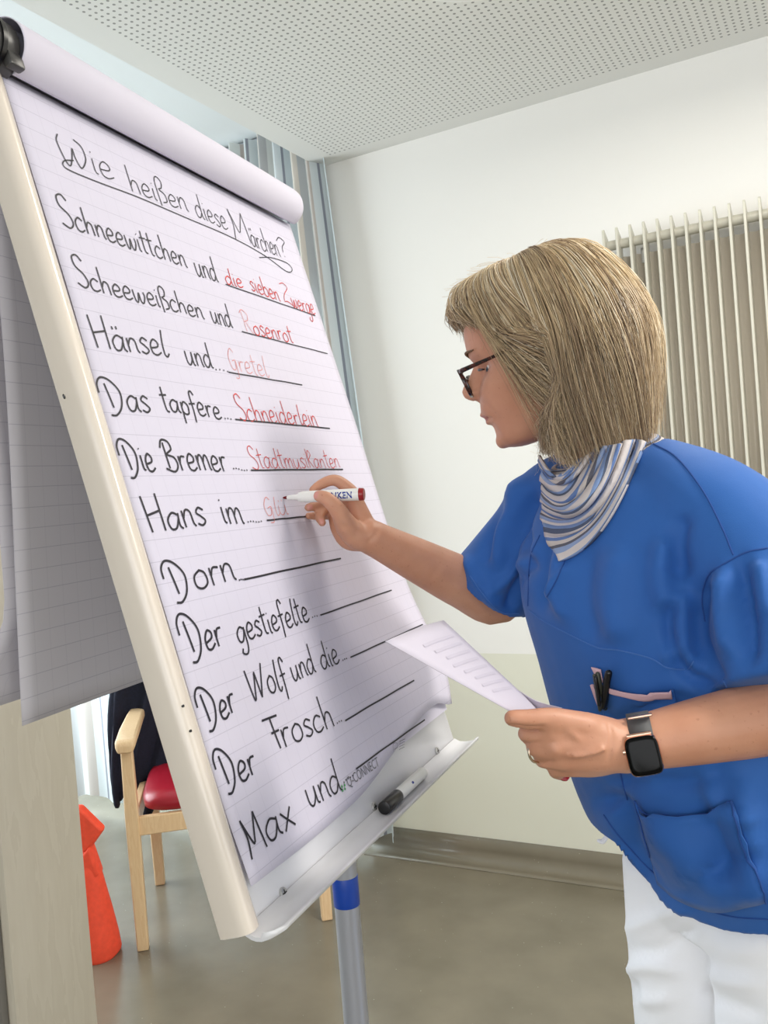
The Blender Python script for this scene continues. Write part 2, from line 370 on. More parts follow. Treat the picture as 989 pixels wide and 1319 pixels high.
# bay window wall, set back, with a real opening
mb = MB(); yb = YW + .30
mb.box((-4.35, yb, 1.5), (.7, .14, 3.0)); mb.box((-1.70, yb + .08, 1.5), (.2, .4, 3.0)); mb.box((-2.9, yb, .12), (2.3, .14, .24)); mb.box((-2.9, yb, 2.86), (2.3, .14, .2))
struct(mb.build('wall_bay', M_BAY))
mb = MB()
for x in (-3.96, -2.9, -1.84): mb.box((x, yb, 1.5), (.07, .06, 2.5))
for z in (.28, 2.72): mb.box((-2.9, yb, z), (2.2, .06, .07))
wf = struct(mb.build('window_1', M_WHITEP, bev=.004))
mb = MB(); mb.box((-2.9, yb, 1.5), (2.1, .006, 2.4)); o = part(mb, 'window_pane', M_GLASS, wf)
mb = MB(); mb.box(((XC + 3.4) / 2, .05, ZC + .03), (3.4 - XC, 5.9, .06)); struct(mb.build('ceiling', M_CEIL, smooth=False))
mb = MB(); mb.box((XC + .01, .05, (ZC + ZB) / 2 + .03), (.02, 5.9, ZB - ZC - .05)); struct(mb.build('trim_1', M_BAY))
mb = MB(); mb.box(((XC - 4.7) / 2, .3, ZB + .04), (XC + 4.7 - .002, 6.4, .06)); struct(mb.build('ceiling_bay', M_BAY))
mb = MB(); mb.box((-4.72, .3, .35), (.1, 6.6, .7)); mb.box((-4.72, -1.8, 1.8), (.1, 2.4, 2.2)); mb.box((-4.72, 3.1, 1.8), (.1, .6, 2.2)); mb.box((-4.72, .3, 2.85), (.1, 6.6, .3)); struct(mb.build('wall_left', M_BAY))
mb = MB(); mb.box((3.42, .3, .4), (.1, 6.6, .8)); mb.box((3.42, 2.7, 1.9), (.1, 1.2, 2.2)); mb.box((3.42, -1.8, 1.9), (.1, 2.4, 2.2)); mb.box((3.42, .3, 2.8), (.1, 6.6, .2)); struct(mb.build('wall_right', M_WALL))
mb = MB(); mb.box((-.6, -3.05, .4), (8.2, .1, .8)); mb.box((-3, -3.05, 1.8), (3.4, .1, 2.4)); mb.box((3.1, -3.05, 1.8), (.8, .1, 2.4)); mb.box((-.6, -3.05, 2.85), (8.2, .1, .3)); struct(mb.build('wall_front', M_WALL))
# coved skirting: same linoleum turned up the wall
prof = [(YW - .004, .092), (YW - .006, .088), (YW - .007, .05)] + [(YW - .007 - .045 * (1 - math.sin(math.radians(a))), .005 + .045 * (1 - math.cos(math.radians(a)))) for a in range(80, -1, -10)]
prof = [(YW - .004, .092)] + [(YW - .007 - .045 + .045 * math.cos(math.radians(a)), .047 - .045 * math.sin(math.radians(a))) for a in range(0, 91, 9)] + [(YW - .08, .0015)]
mb = MB(); mb.grid([[V(x, y, z) for (y, z) in prof] for x in np.linspace(XC, 3.38, 12)]); struct(mb.build('baseboard_back', M_FLOOR, solid=.003))

# ceiling lamp above the frame edge
lamp = thing('ceiling_lamp', (-.62, 1.79, ZC), 'round ceiling lamp close to the perforated ceiling above the woman', 'lamp')
mb = MB(); mb.cyl((-.62, 1.79, ZC - .002), (-.62, 1.79, ZC - .06), .05); part(mb, 'stem', M_WHITEP, lamp)
mb = MB(); mb.cyl((-.62, 1.79, ZC - .13), (-.62, 1.79, ZC - .158), .25, bevel=.01, n=40); part(mb, 'shade', M_WHITEP, lamp)
mb = MB(); mb.cyl((-.62, 1.79, ZC - .06), (-.62, 1.79, ZC - .13), .02); part(mb, 'rod', M_WHITEP, lamp)

# ================================================================ CURTAIN
tr_ = MB(); tr_.box((-2.9, YW - .01 + .06, ZB - .005), (2.2, .05, .025)); tag(tr_.build('curtain_track', M_ALU, bev=.003), 'white curtain track fixed to the recess ceiling above the striped curtain', 'curtain track')
def curtain():
    mb = MB(); cols = 420; rows = 22; s0, s1 = -3.66, -1.742; R_, U_ = [], []
    arc = 0; prev = None; ks = []
    for j in range(cols + 1):
        s = j / cols; x = s0 + (s1 - s0) * s
        amp = .018 + .020 * max(0, min(1, (s - .62) * 4)); fr = 16 + 16 * max(0, (s - .62))
        y = amp * math.sin(fr * s * 6.28 * .8 + 1.3 * math.sin(9 * s)) + .008 * math.sin(70 * s)
        if prev: arc += math.hypot(x - prev[0], y - prev[1]) * 1.15
        prev = (x, y); ks.append((s, x, y, arc))
    for i in range(rows + 1):
        z = 2.865 + (.075 - 2.865) * i / rows; t_ = i / rows; r, u = [], []
        for s, x, y, a in ks:
            e = max(0, (s - .86) / .14)
            r.append(V(x + e * (.01 + .11 * min(1, t_ * 1.9)) , YW - .045 + y * (.8 + .3 * t_) - .05 * e * t_ + .004 * math.sin(11 * s + 5 * t_), z + (.012 * math.sin(40 * s) if i == rows else 0))); u.append((a, z))
        R_.append(r); U_.append(u)
    mb.grid(R_, U_); o = mb.build('curtain', M_CURT, angle=80); tag(o, 'pale striped floor-length curtain hanging in the window recess', 'curtain')
curtain()

# ================================================================ RADIATOR
rad = thing('wall_radiator', (-.2, YW - .02, .3), 'tall cream wall radiator of upright fins behind the woman', 'radiator')
pitch = .0427; x0 = -.683; RT, RB = 2.19, .32
mb = MB(); mb.cyl((x0, YW - .055, RT - .045), (x0 + pitch * 20, YW - .055, RT - .045), .016); part(mb, 'header_pipe', M_RAD, rad)
mb = MB(); mb.cyl((x0, YW - .055, RB + .045), (x0 + pitch * 20, YW - .055, RB + .045), .016); part(mb, 'header_pipe', M_RAD, rad)
mb = MB(); R_ = []
for z in (RB + .08, RT - .085):
    r = []
    for k in range(20 * 8 + 1): r.append(V(x0 + pitch * k / 8, YW - .036 - .006 * math.cos(2 * math.pi * k / 8), z))
    R_.append(r)
mb.grid(R_); part(mb, 'back_panel', M_RADB, rad, solid=.004)
mb = MB(); mb.box((x0 + 2.6 * pitch, YW - .02, RT - .09), (.018, .03, .05), bevel=.003); part(mb, 'bracket', M_STEEL, rad)
def fin_mesh():
    mb = MB(); zs = [(RB, 0), (RB + .02, 0), (RT - .05, 0), (RT - .006, 0), (RT, .004)]
    rings = []
    for z, sh in zs:
        y0, y1 = YW - .10 + sh, YW - .036; zb = -.030 if z > RT - .03 else 0
        rings.append([V(-.0042, y0 + .002, z), V(-.003, y0, z), V(.003, y0, z), V(.0042, y0 + .002, z), V(.0035, y1, z + zb), V(-.0035, y1, z + zb)])
    return mb.loft(rings)
f0 = part(fin_mesh(), 'fin', M_RAD, rad, angle=15); loc0 = f0.matrix_parent_inverse.copy()
f0.location = (x0, 0, 0)
for k in range(1, 21):
    c = f0.copy(); COL.objects.link(c); c.parent = rad; c.matrix_parent_inverse = loc0.copy(); c.location = (x0 + pitch * k, 0, 0)

# ================================================================ CABINET at the left edge
cab = thing('cabinet', (-1.8, 1.21, 0), 'tall pale maple cabinet at left edge of the photo behind the flip chart sheets', 'cabinet')
mb = MB(); mb.box((-1.8, 1.215, .93), (.60, .195, 1.80), bevel=.003); part(mb, 'carcass', M_CAB, cab)
mb = MB(); mb.box((-1.806, 1.108, .93), (.575, .016, 1.74), bevel=.003); part(mb, 'door', M_CABD, cab)
mb = MB(); mb.box((-1.8, 1.215, .015), (.56, .17, .03)); part(mb, 'plinth', M_CABD, cab)

# orange-red felt cone
cone = thing('felt_cone', (-2.235, 1.97, 0), 'orange-red felt cone with a peaked top standing on the floor beside the cabinet', 'decoration')
cc = V(-2.235, 1.975, 0)
mb = MB(); N = 40; rings = []
for z, r in ((.0, .072), (.004, .076), (.012, .078), (.06, .073), (.14, .060), (.22, .045), (.27, .036), (.29, .030)):
    rings.append([cc + V(r * math.cos(2 * math.pi * k / N), r * math.sin(2 * math.pi * k / N), z) * 1.0 + V(0, 0, .004 * math.sin(6 * math.pi * k / N) * (z < .02)) for k in range(N)])
mb.loft(rings); part(mb, 'cone', M_FELT, cone)
mb = MB(); a = [cc + CR * dx + V(0, 0, z) for dx, z in ((-.045, .285), (.012, .352), (.035, .262), (-.01, .24))]
mb.loft([[p - CF * .03 for p in a], [p + (cc + V(0, 0, .29) - p) * -.06 for p in a], [p + CF * .03 for p in a]]); part(mb, 'collar', M_FELT, cone, bev=.006)
mb = MB(); a = [cc + CR * dx + V(0, 0, z) for dx, z in ((-.05, .47), (-.01, .475), (.055, .405), (.0, .335), (-.05, .35))]
mb.loft([[p - CF * .022 for p in a], [p - CF * .0 + (p - cc - V(0, 0, .41)) * .10 for p in a], [p + CF * .022 for p in a]]); part(mb, 'peak', M_FELT, cone, bev=.006)
mb = MB(); mb.tube([cc + V(0, 0, .27), cc + V(0, 0, .36)], [.02, .018]); part(mb, 'neck', M_FELT, cone)

# ================================================================ ARMCHAIR
FL, BL, FR = V(-2.109, 2.052, 0), V(-2.376, 2.447, 0), V(-1.647, 2.423, 0)
chair = thing('armchair', (FL + FR) / 2 + V(-.13, .2, 0), 'beech wood armchair with red vinyl seat behind the flip chart', 'chair')
ax = (FR - FL); ax.z = 0; CW = ax.length; ax.normalize(); ay = V(-ax.y, ax.x, 0); CDp = .475; UP = V(0, 0, 1)
def cp(x, y, z): return FL + ax * x + ay * y + UP * z
def leg(x, y, top, lean=0):
    mb = MB(); rings = []
    for z, s, dy in ((0, .036, lean), (.02, .036, lean * .95), (.42, .042, 0), (top, .036, -lean * 1.2)):
        rings.append([cp(x + a * s / 2, y + b * s / 2 + dy, z) for a, b in ((-1, -1), (1, -1), (1, 1), (-1, 1))])
    return mb.loft(rings)
for x, y, top, ln in ((0, 0, .655, 0), (CW, 0, .655, 0), (.02, CDp, .90, .02), (CW - .02, CDp, .90, .02)):
    part(leg(x, y, top, ln), 'leg', M_BEECH, chair, bev=.004)
for x in (0, CW):
    mb = MB(); rings = []
    for y, wd, z in ((-.045, .050, .655), (-.03, .062, .668), (.1, .064, .674), (.3, .058, .676), (.50, .05, .67)):
        rings.append([cp(x + a * wd / 2, y, z + b * .016) for a, b in ((-1, -1), (1, -1), (1, 1), (-1, 1))])
    mb.loft(rings); part(mb, 'armrest', M_BEECH, chair, bev=.008)
mb = MB()
mb.box(cp(CW / 2, 0, .395), (CW, .024, .06), (ax, ay, UP)); mb.box(cp(CW / 2, CDp, .395), (CW, .024, .06), (ax, ay, UP)); mb.box(cp(.0, CDp / 2, .395), (.024, CDp, .06), (ax, ay, UP)); mb.box(cp(CW, CDp / 2, .395), (.024, CDp, .06), (ax, ay, UP))
part(mb, 'seat_frame', M_BEECH, chair, bev=.004)
mb = MB(); rings = []
for z, gr in ((.428, -.012), (.436, 0), (.462, .002), (.478, -.012), (.486, -.05), (.490, -.12)):
    xs, ys = CW / 2 - .028 + gr, CDp / 2 - .005 + gr
    rings.append([cp(CW / 2 + xs * math.copysign(abs(math.cos(q)) ** .35, math.cos(q)), CDp / 2 - .01 + ys * math.copysign(abs(math.sin(q)) ** .35, math.sin(q)), z) for q in [2 * math.pi * k / 48 for k in range(48)]])
mb.loft(rings); part(mb, 'seat', M_VINYL, chair, angle=60)
mb = MB(); rings = []
for x in np.linspace(.05, CW - .05, 14):
    c = (x - CW / 2) / (CW / 2); yy = CDp - .03 + .03 * (1 - c * c)
    rings.append([cp(x, yy + dy + ln, z) for dy, z, ln in ((-.035, .50, 0), (-.055, .52, 0), (-.035, .70, .02), (-.02, .88, .04), (.0, .90, .045), (.01, .88, .04), (.01, .52, 0), (0, .50, 0))])
mb.loft(rings); part(mb, 'backrest', M_VINYL, chair, angle=70)
# navy jacket over the chair's back corner
def jacket():
    mb = MB(); rows = []
    for i, (z, oy, oxl, oxr) in enumerate(((.34, .06, -.13, .16), (.46, .055, -.135, .19), (.58, .05, -.13, .22), (.70, .045, -.115, .23), (.82, .04, -.085, .25), (.92, .03, -.035, .27), (.965, -.01, -.01, .30), (.945, -.055, -.02, .30), (.85, -.075, -.05, .29), (.74, -.085, -.075, .26), (.60, -.095, -.09, .20), (.48, -.10, -.105, .15), (.34, -.105, -.10, .06))):
        r = []
        for k in range(25):
            s = k / 24; x = oxl + (oxr - oxl) * s
            f = .018 * math.sin(s * 17 + .5 * i) + .008 * math.sin(s * 41 + i)
            r.append(cp(x + .05 * 0, CDp + oy + f * (1 if i != 6 else .3), z + .012 * math.sin(9 * s + i) + (.03 * math.sin(7 * s) if i in (0, 12) else 0)))
        rows.append(r)
    mb.grid(rows); o = mb.build('jacket', M_NAVY, solid=.012, sub=1, angle=80)
    tag(o, 'dark navy jacket draped over the back corner of the beech armchair', 'jacket')
    return o
jacket()

# ================================================================ FLIP CHART
TL = V(-.813584, .705411, 1.837412); D1 = V(-.097930, .995193, 0); D2 = V(.253085, .024904, -.967123); NB = D1.cross(D2).normalized()
if NB.x < 0: NB = -NB
def bd(u, v, n=0): return TL + D1 * u + D2 * v + NB * n
def onb(x, y):
    r = ray(x, y); t_ = (TL - CAM).dot(NB) / r.dot(NB); q = CAM + r * t_ - TL; return q.dot(D1), q.dot(D2), t_
fc = thing('flip_chart', V(bd(.34, 1.5, -.3).x, bd(.34, 1, 0).y, 0), 'white flip chart stand on a grey column, tilted and facing the woman', 'flip chart')
mb = MB(); mb.box(bd(.3415, .435, -.017), (.683, .985, .016), (D1, D2, NB), bevel=.003); part(mb, 'board_panel', M_BOARD, fc)
# rounded side frame
def side_profile():
    return [(-.027, -.032), (-.0285, -.026), (-.0285, -.016), (-.0285, -.008), (-.027, -.001), (-.024, .0035), (-.020, .0058), (-.015, .0058), (-.008, .004), (-.003, .0015), (-.0005, -.001), (-.0005, -.032)]
mb = MB(); pr = side_profile(); rings = [[bd(u, v, n) for u, n in pr] for v in np.linspace(-.06, .921, 12)]; mb.loft(rings); part(mb, 'side_frame', M_CREAM, fc, angle=50)
for sx, sy in ((82, 511),):
    u, v, _ = onb(sx, sy); mb = MB(); mb.ball(bd(u, v, .0005), (.002, .003, .001), (D1, D2, NB), 6); part(mb, 'paint_chip', M_BLACK, fc)
for sx, sy in ((209, 920), (219, 953)):
    u, v, _ = onb(sx, sy); mb = MB(); mb.cyl(bd(-.0225, v, .001), bd(-.0225, v, .0056), .0014, n=12); part(mb, 'rivet', M_DGREY, fc)
# clamp bar under the paper and its end cap
RC = (-.092, .004, .034)   # v, n, radius of the roll
mb = MB(); mb.cyl(bd(-.05, RC[0], RC[1]), bd(.66, RC[0], RC[1]), .026, n=28); part(mb, 'clamp_bar', M_ALU, fc)
mb = MB(); mb.cyl(bd(-.064, RC[0] + .002, RC[1] - .006), bd(.008, RC[0] + .002, RC[1] - .006), .0345, n=36, bevel=.004); ec = part(mb, 'end_cap', M_DGREY, fc)
mb = MB(); mb.cyl(bd(-.020, RC[0] + .002, RC[1] - .004), bd(-.014, RC[0] + .002, RC[1] - .004), .0352, n=36); part(mb, 'groove_ring', M_BLACK, ec)
mb = MB(); mb.box(bd(-.002, RC[0] + .030, RC[1] + .018), (.022, .018, .012), (D1, D2, NB), bevel=.003); part(mb, 'latch', M_DGREY, ec)
# pen tray
mb = MB(); tp = [(.918, -.008), (.924, -.006), (.929, .000), (.9315, .012), (.9325, .026), (.929, .036), (.925, .038), (.924, .035), (.928, .026), (.927, .012), (.924, .001), (.918, -.006)]
rings = []
for u in (-.020, -.017, -.008, .0, .2, .4, .6, .679):
    k = 1 if u > -.01 else (.45 if u < -.019 else .8); rings.append([bd(u, .905 + (v - .905), n * k if n > 0 else n) for v, n in tp])
mb.loft(rings); part(mb, 'pen_tray', M_BOARD, fc, angle=50)
for sx, sy in ((372, 1149), (488, 1038), (568, 966)):
    u, v, _ = onb(sx, sy); v = .902 if sx > 0 else v
    mb = MB(); mb.cyl(bd(u, onb(sx, sy)[1], -.010), bd(u, onb(sx, sy)[1], -.0055), .0062, n=24, bevel=.0012); scw = part(mb, 'screw', M_STEEL, fc)
    mb = MB(); q = onb(sx, sy)[1]; mb.box(bd(u, q, -.0054), (.008, .0014, .0006), (D1, D2, NB)); mb.box(bd(u, q, -.0054), (.0014, .008, .0006), (D1, D2, NB)); part(mb, 'cross_slot', M_BLACK, scw)
# column, tape, base
cx_, cy_ = at(446.5, 1161, 1.36).x, at(446.5, 1161, 1.36).y
def colz(z): return V(cx_, cy_, z)
zt = at(446, 1127, 1.36).z; z2 = at(446, 1165, 1.36).z
mb = MB(); mb.cyl(colz(.06), colz(1.02), .0195, n=36); part(mb, 'column', M_POLE, fc)
mb = MB(); mb.cyl(colz(z2), colz(zt), .0203, n=36, bevel=.0008); part(mb, 'tape_band', M_TAPE, fc)
mb = MB(); mb.box(bd(.36, .80, -.055), (.06, .10, .05), (D1, D2, NB), bevel=.006); part(mb, 'tilt_bracket', M_ALU, fc)
mb = MB(); mb.tube([bd(.40, .93, -.02), bd(.40, .945, -.02)], .011, n=12); part(mb, 'wing_knob', M_DGREY, fc)
mb = MB(); mb.cyl(colz(.05), colz(.11), .045, n=32, bevel=.006); part(mb, 'hub', M_DGREY, fc)
for k in range(5):
    a = 2 * math.pi * k / 5 + .3; d = V(math.cos(a), math.sin(a), 0); mb = MB(); mb.tube([colz(.085) + d * .03, colz(.075) + d * .2, colz(.065) + d * .33], [.018, .016, .013], n=12, per=4); ft = part(mb, 'foot', M_POLE, fc)
    mb = MB(); e = colz(.028) + d * .33; p = V(-d.y, d.x, 0); mb.cyl(e - p * .012, e + p * .012, .027, n=24, bevel=.003); part(mb, 'castor', M_BLACK, ft)

# ---------------------------------------------------------------- paper pad
pad = thing('paper_pad', bd(.34, RC[0], 0), 'squared paper pad hanging on the flip chart with handwritten fairy tale lines', 'paper pad')
def sm(a, b, x): q = max(0, min(1, (x - a) / (b - a))); return q * q * (3 - 2 * q)
def poff(u, v):
    return .0012 * math.sin(14 * v + 5 * u) * sm(.1, .4, v) + .016 * sm(.62, .80, v) * sm(.30, .66, u) * (1 - .6 * sm(.80, .88, v)) + .003 * sm(.80, .88, v) * sm(.25, .0, u)
def pbot(u): return .883 + .004 * math.sin(u * 9) - .040 * sm(.25, .62, u) + .016 * sm(.60, .68, u)
rows, uvs = [], []
for i in range(61):
    r, uu = [], []
    for j in range(41):
        u = .68 * j / 40; s = i / 60; v = -.062 + (pbot(u) + .062) * s; r.append(bd(u + .0015 * math.sin(9 * v), v, poff(u, v))); uu.append((u + .006, v))
    rows.append(r); uvs.append(uu)
mb = MB(); mb.grid(rows, uvs); sheet = part(mb, 'written_sheet', M_PAPER, pad, solid=.0006, angle=80)
mb = MB(); mb.box(bd(.34, .40, -.0055), (.676, .93, .006), (D1, D2, NB)); part(mb, 'sheet_block', M_PAPERP, pad)
# sheets turned over the top: a fat roll that continues down behind
def roll(u0, u1, r0, name):
    rows, uvs = [], []
    us = [u0, u0 + .004] + list(np.linspace(u0 + .02, u1 - .03, 14)) + [u1 - .016, u1 - .006, u1 - .001, u1]
    for u in us:
        sh = 1 - .10 * sm(u1 - .012, u1, u) ** 2; r, uu = [], []
        for a in np.linspace(-118, 172, 48):
            q = math.radians(a); # 0 = straight up along -D2
            r.append(bd(u, RC[0] - r0 * sh * math.cos(q), RC[1] + r0 * sh * math.sin(q))); uu.append((u, q * r0))
        rows.append(r); uvs.append(uu)
    mb = MB(); mb.grid(rows, uvs); return part(mb, name, M_PAPERP, pad, solid=.0012, angle=80)
roll(.006, .684, .0355, 'rolled_sheets')
# hanging reverse sheets
def hang(x, y0, y1, z0, z1, curl, name, mat, bow):
    rows, uvs = [], []; c = bd(0, RC[0], RC[1]); 
    for i in range(31):
        s = i / 30; z = z0 + (z1 - z0) * s; r, uu = [], []
        for j in range(31):
            q = j / 30; yl = y0 + bow(s); y = yl + (y1 - yl) * q
            xx = x + D1.x * (y - y0) - .006 * math.sin(3 * q + 2 * s) * s + curl * math.sin(s * math.pi) * (1 - q) ** 3
            if s < .12: xx += .012 * (1 - s / .12) ** 2
            zz = z + (z1 - z0) * 0 + (.012 * q * s)
            r.append(V(xx, y, zz)); uu.append((q * .68, s * (z0 - z1)))
        rows.append(r); uvs.append(uu)
    mb = MB(); mb.grid(rows, uvs); return part(mb, name, mat, pad, solid=.0006, angle=80)
bx = bd(0, RC[0], RC[1])
hang(bx.x - .042, .708, 1.385, bx.z + .0, 1.147, 0, 'turned_sheet', M_PAPERB, lambda s: .010 * math.sin(s * 4) - .004)
hang(bx.x - .062, .676, 1.38, bx.z - .02, 1.172, .0, 'turned_sheet', M_PAPERB, lambda s: .030 * sm(0, .75, s) - .075 * sm(.80, 1.0, s) ** 2)

# ---------------------------------------------------------------- handwriting
G = {
 'a': (.50, [[(.40, .42), (.22, .50), (.04, .30), (.08, .04), (.24, .04), (.38, .30), (.41, .48)], [(.41, .48), (.38, .12), (.46, 0)]]),
 'b': (.46, [[(.06, 1), (.05, .05)], [(.05, .30), (.2, .5), (.38, .36), (.36, .08), (.18, 0), (.05, .08)]]),
 'c': (.42, [[(.36, .42), (.2, .5), (.04, .3), (.07, .05), (.22, 0), (.38, .10)]]),
 'd': (.52, [[(.40, .40), (.22, .50), (.04, .30), (.08, .04), (.24, .04), (.38, .25)], [(.42, 1), (.39, .15), (.47, 0)]]),
 'e': (.44, [[(.05, .22), (.30, .28), (.34, .42), (.20, .52), (.05, .32), (.07, .06), (.22, 0), (.40, .10)]]),
 'f': (.36, [[(.38, .86), (.28, 1.02), (.17, .88), (.16, .2), (.12, -.30)], [(.02, .46), (.32, .50)]]),
 'g': (.50, [[(.40, .42), (.22, .50), (.04, .30), (.08, .04), (.24, .04), (.38, .30), (.41, .48)], [(.41, .48), (.40, -.15), (.28, -.40), (.08, -.36), (.12, -.2)]]),
 'h': (.46, [[(.06, 1), (.06, 0)], [(.06, .22), (.18, .46), (.32, .42), (.35, .2), (.36, 0)]]),
 'i': (.20, [[(.07, .48), (.07, .08), (.14, 0)], [(.07, .70), (.09, .67)]]),
 'k': (.44, [[(.06, 1), (.06, 0)], [(.06, .5), (.22, .9), (.36, .7), (.10, .42)], [(.10, .42), (.38, 0)]]),
 'l': (.26, [[(.18, .95), (.10, .5), (.08, .1), (.16, 0), (.26, .12)]]),
 'm': (.64, [[(.05, .48), (.06, 0)], [(.06, .26), (.16, .48), (.28, .42), (.30, 0)], [(.30, .26), (.42, .48), (.52, .42), (.55, .08), (.60, 0)]]),
 'n': (.46, [[(.05, .48), (.06, 0)], [(.06, .26), (.18, .48), (.32, .42), (.35, .10), (.41, 0)]]),
 'o': (.46, [[(.24, .50), (.06, .34), (.06, .08), (.22, 0), (.38, .14), (.36, .40), (.22, .50)]]),
 'p': (.46, [[(.08, .48), (.05, -.38)], [(.08, .30), (.22, .5), (.38, .36), (.34, .06), (.18, 0), (.07, .10)]]),
 'r': (.36, [[(.06, .48), (.07, 0)], [(.07, .26), (.16, .46), (.32, .46)]]),
 's': (.38, [[(.33, .44), (.18, .52), (.07, .38), (.20, .26), (.31, .12), (.18, 0), (.03, .06)]]),
 't': (.34, [[(.15, .92), (.14, .12), (.26, 0)], [(.0, .60), (.32, .64)]]),
 'u': (.52, [[(.05, .48), (.06, .1), (.18, 0), (.34, .2), (.38, .48)], [(.38, .48), (.38, .06), (.46, 0)]]),
 'w': (.62, [[(.04, .50), (.08, .08), (.18, .02), (.29, .42), (.32, .08), (.42, .02), (.54, .30), (.52, .50)]]),
 'x': (.46, [[(.05, .48), (.20, .25), (.38, 0)], [(.38, .50), (.05, 0)]]),
 'ß': (.46, [[(.08, -.16), (.07, .75), (.20, 1), (.36, .86), (.30, .60), (.16, .50), (.36, .36), (.38, .10), (.20, 0)]]),
 'ä': (.50, None), 'ü': (.52, None),
 'W': (.86, [[(.10, 1.0), (.02, .75), (.10, .2), (.20, .02), (.32, .3), (.40, .62), (.42, .3), (.52, .02), (.72, .35), (.70, .75), (.52, .95)]]),
 'V': (.86, [[(.03, .95), (.12, .10), (.18, .02)], [(.18, .02), (.40, .82)], [(.40, .82), (.46, .02)], [(.46, .02), (.78, 1.0)]]),
 'S': (.50, [[(.42, .84), (.28, 1.0), (.10, .90), (.12, .62), (.36, .40), (.44, .14), (.28, -.04), (.04, .06)]]),
 'M': (.78, [[(.02, 0), (.12, .5), (.06, 1.0)], [(.06, 1.0), (.26, .35), (.34, .30)], [(.34, .30), (.62, 1.0)], [(.62, 1.0), (.70, .0)]]),
 'H': (.62, [[(.05, 1.0), (.10, 0)], [(.08, .46), (.48, .56)], [(.50, 1.05), (.50, 0)]]),
 'D': (.78, [[(-.06, .50), (-.04, .80), (.14, 1.0), (.42, .92), (.66, .58), (.58, .12), (.34, -.16), (.14, -.18)], [(.20, .82), (.26, .40), (.30, .06)]]),
 'B': (.60, [[(.02, .72), (.16, .98), (.40, .94), (.46, .70), (.22, .52), (.48, .42), (.54, .16), (.34, -.04), (.02, .06)], [(.18, .90), (.18, .06)]]),
 'F': (.50, [[(-.1, .92), (.50, 1.0)], [(.20, .96), (.24, .40), (.28, -.02)], [(.10, .48), (.42, .54)]]),
 'G': (.52, [[(.42, .85), (.26, 1), (.05, .6), (.10, .12), (.30, .10), (.38, .45)], [(.20, .45), (.40, .46), (.34, -.25), (.14, -.30)]]),
 'R': (.52, [[(.10, .92), (.12, 0)], [(-.02, .80), (.16, 1.0), (.42, .86), (.36, .58), (.14, .48)], [(.20, .48), (.48, 0)]]),
 'Z': (.46, [[(.02, .86), (.22, 1.0), (.34, .84), (.10, .40), (.02, .04), (.16, .10), (.40, .02)]]),
 '?': (.42, [[(.05, .82), (.20, 1.02), (.38, .84), (.22, .55), (.18, .26)], [(.18, .06), (.20, .03)]]),
 '.': (.14, [[(.04, .03), (.08, .0)]]), ' ': (.3, []),
}
G['ä'] = (.50, G['a'][1] + [[(.14, .78), (.15, .68)], [(.28, .80), (.29, .70)]]); G['ü'] = (.52, G['u'][1] + [[(.12, .76), (.13, .66)], [(.28, .78), (.29, .68)]])
def wpt(u, v): return bd(u, v, poff(u, v) + .0011)
def stroke(mb, pts, width, smooth=True):
    q = cr(pts, 6) if (smooth and len(pts) > 2) else [tuple(np.array(pts[0]) + (np.array(pts[-1]) - np.array(pts[0])) * k / 12) for k in range(13)] if len(pts) == 2 else pts
    mb.ribbon([wpt(*a) for a in q], width, NB)
def word(mb, text, p0, p1, hpx, width, slant=0.0, desc=True):
    u0, v0, t0 = onb(*p0); u1, v1, t1 = onb(*p1); h = hpx * t0 / FPX / .985; h1 = hpx * t0 / FPX / .985
    adv = [G[c][0] for c in text]; tot = sum(adv); e = np.array([u1 - u0, v1 - v0]) / tot; x = 0
    for c, a in zip(text, adv):
        jy = random.uniform(-.025, .025); js = random.uniform(.95, 1.05)
        for st in G[c][1]:
            stroke(mb, [(u0 + e[0] * (x + px + slant * py), v0 + e[1] * (x + px) - h * (py * js + jy)) for px, py in st], width)
        x += a
def line(mb, p0, p1, width):
    a, b = onb(*p0), onb(*p1); n = 16; mb.ribbon([wpt(a[0] + (b[0] - a[0]) * k / n, a[1] + (b[1] - a[1]) * k / n + .0002 * math.sin(k * .9)) for k in range(n + 1)], width, NB)
def dots(mb, p0, p1, n, r=.0013):
    a, b = onb(*p0), onb(*p1)
    for k in range(n):
        s = k / max(1, n - 1); u, v = a[0] + (b[0] - a[0]) * s, a[1] + (b[1] - a[1]) * s + .0008 * math.sin(5 * k); q = [wpt(u + r * math.cos(t_), v + r * math.sin(t_)) for t_ in [2 * math.pi * i / 8 for i in range(8)]]
        mb.add(q, [tuple(range(8))])
z1 = lambda x, y: (x / 2.355, y / 2.355)
z2 = lambda x, y: (x / 2.355, 200 + y / 2.355)
z3 = lambda x, y: (100 + x / 2.355, 450 + y / 2.355)
z4 = lambda x, y: (150 + x / 2.198, 650 + y / 2.198)
z5 = lambda x, y: (220 + x / 2.355, 850 + y / 2.355)
K = .0021
def write(mat, items, red=False):
    held = []
    for it in items:
        if it[0] == 'w' and len(it[1]) == 1 and it[1].isupper(): held.append(it); continue
        mb = MB()
        for h_ in held + [it]:
            if h_[0] == 'w': word(mb, *h_[1:])
            elif h_[0] == 'l': line(mb, *h_[1:])
            elif h_[0] == 'd': dots(mb, *h_[1:])
            else: stroke(mb, [onb(*p)[:2] for p in h_[1]], h_[2])
        held = []; nm = {'w': 'red_answer' if red else 'handwritten_word', 'l': 'answer_line', 'd': 'dotted_gap', 's': 'title_underline'}[it[0]]
        part(mb, nm, mat, sheet, smooth=False)
    for h_ in held: mb = MB(); word(mb, *h_[1:]); part(mb, 'red_answer', mat, sheet, smooth=False)
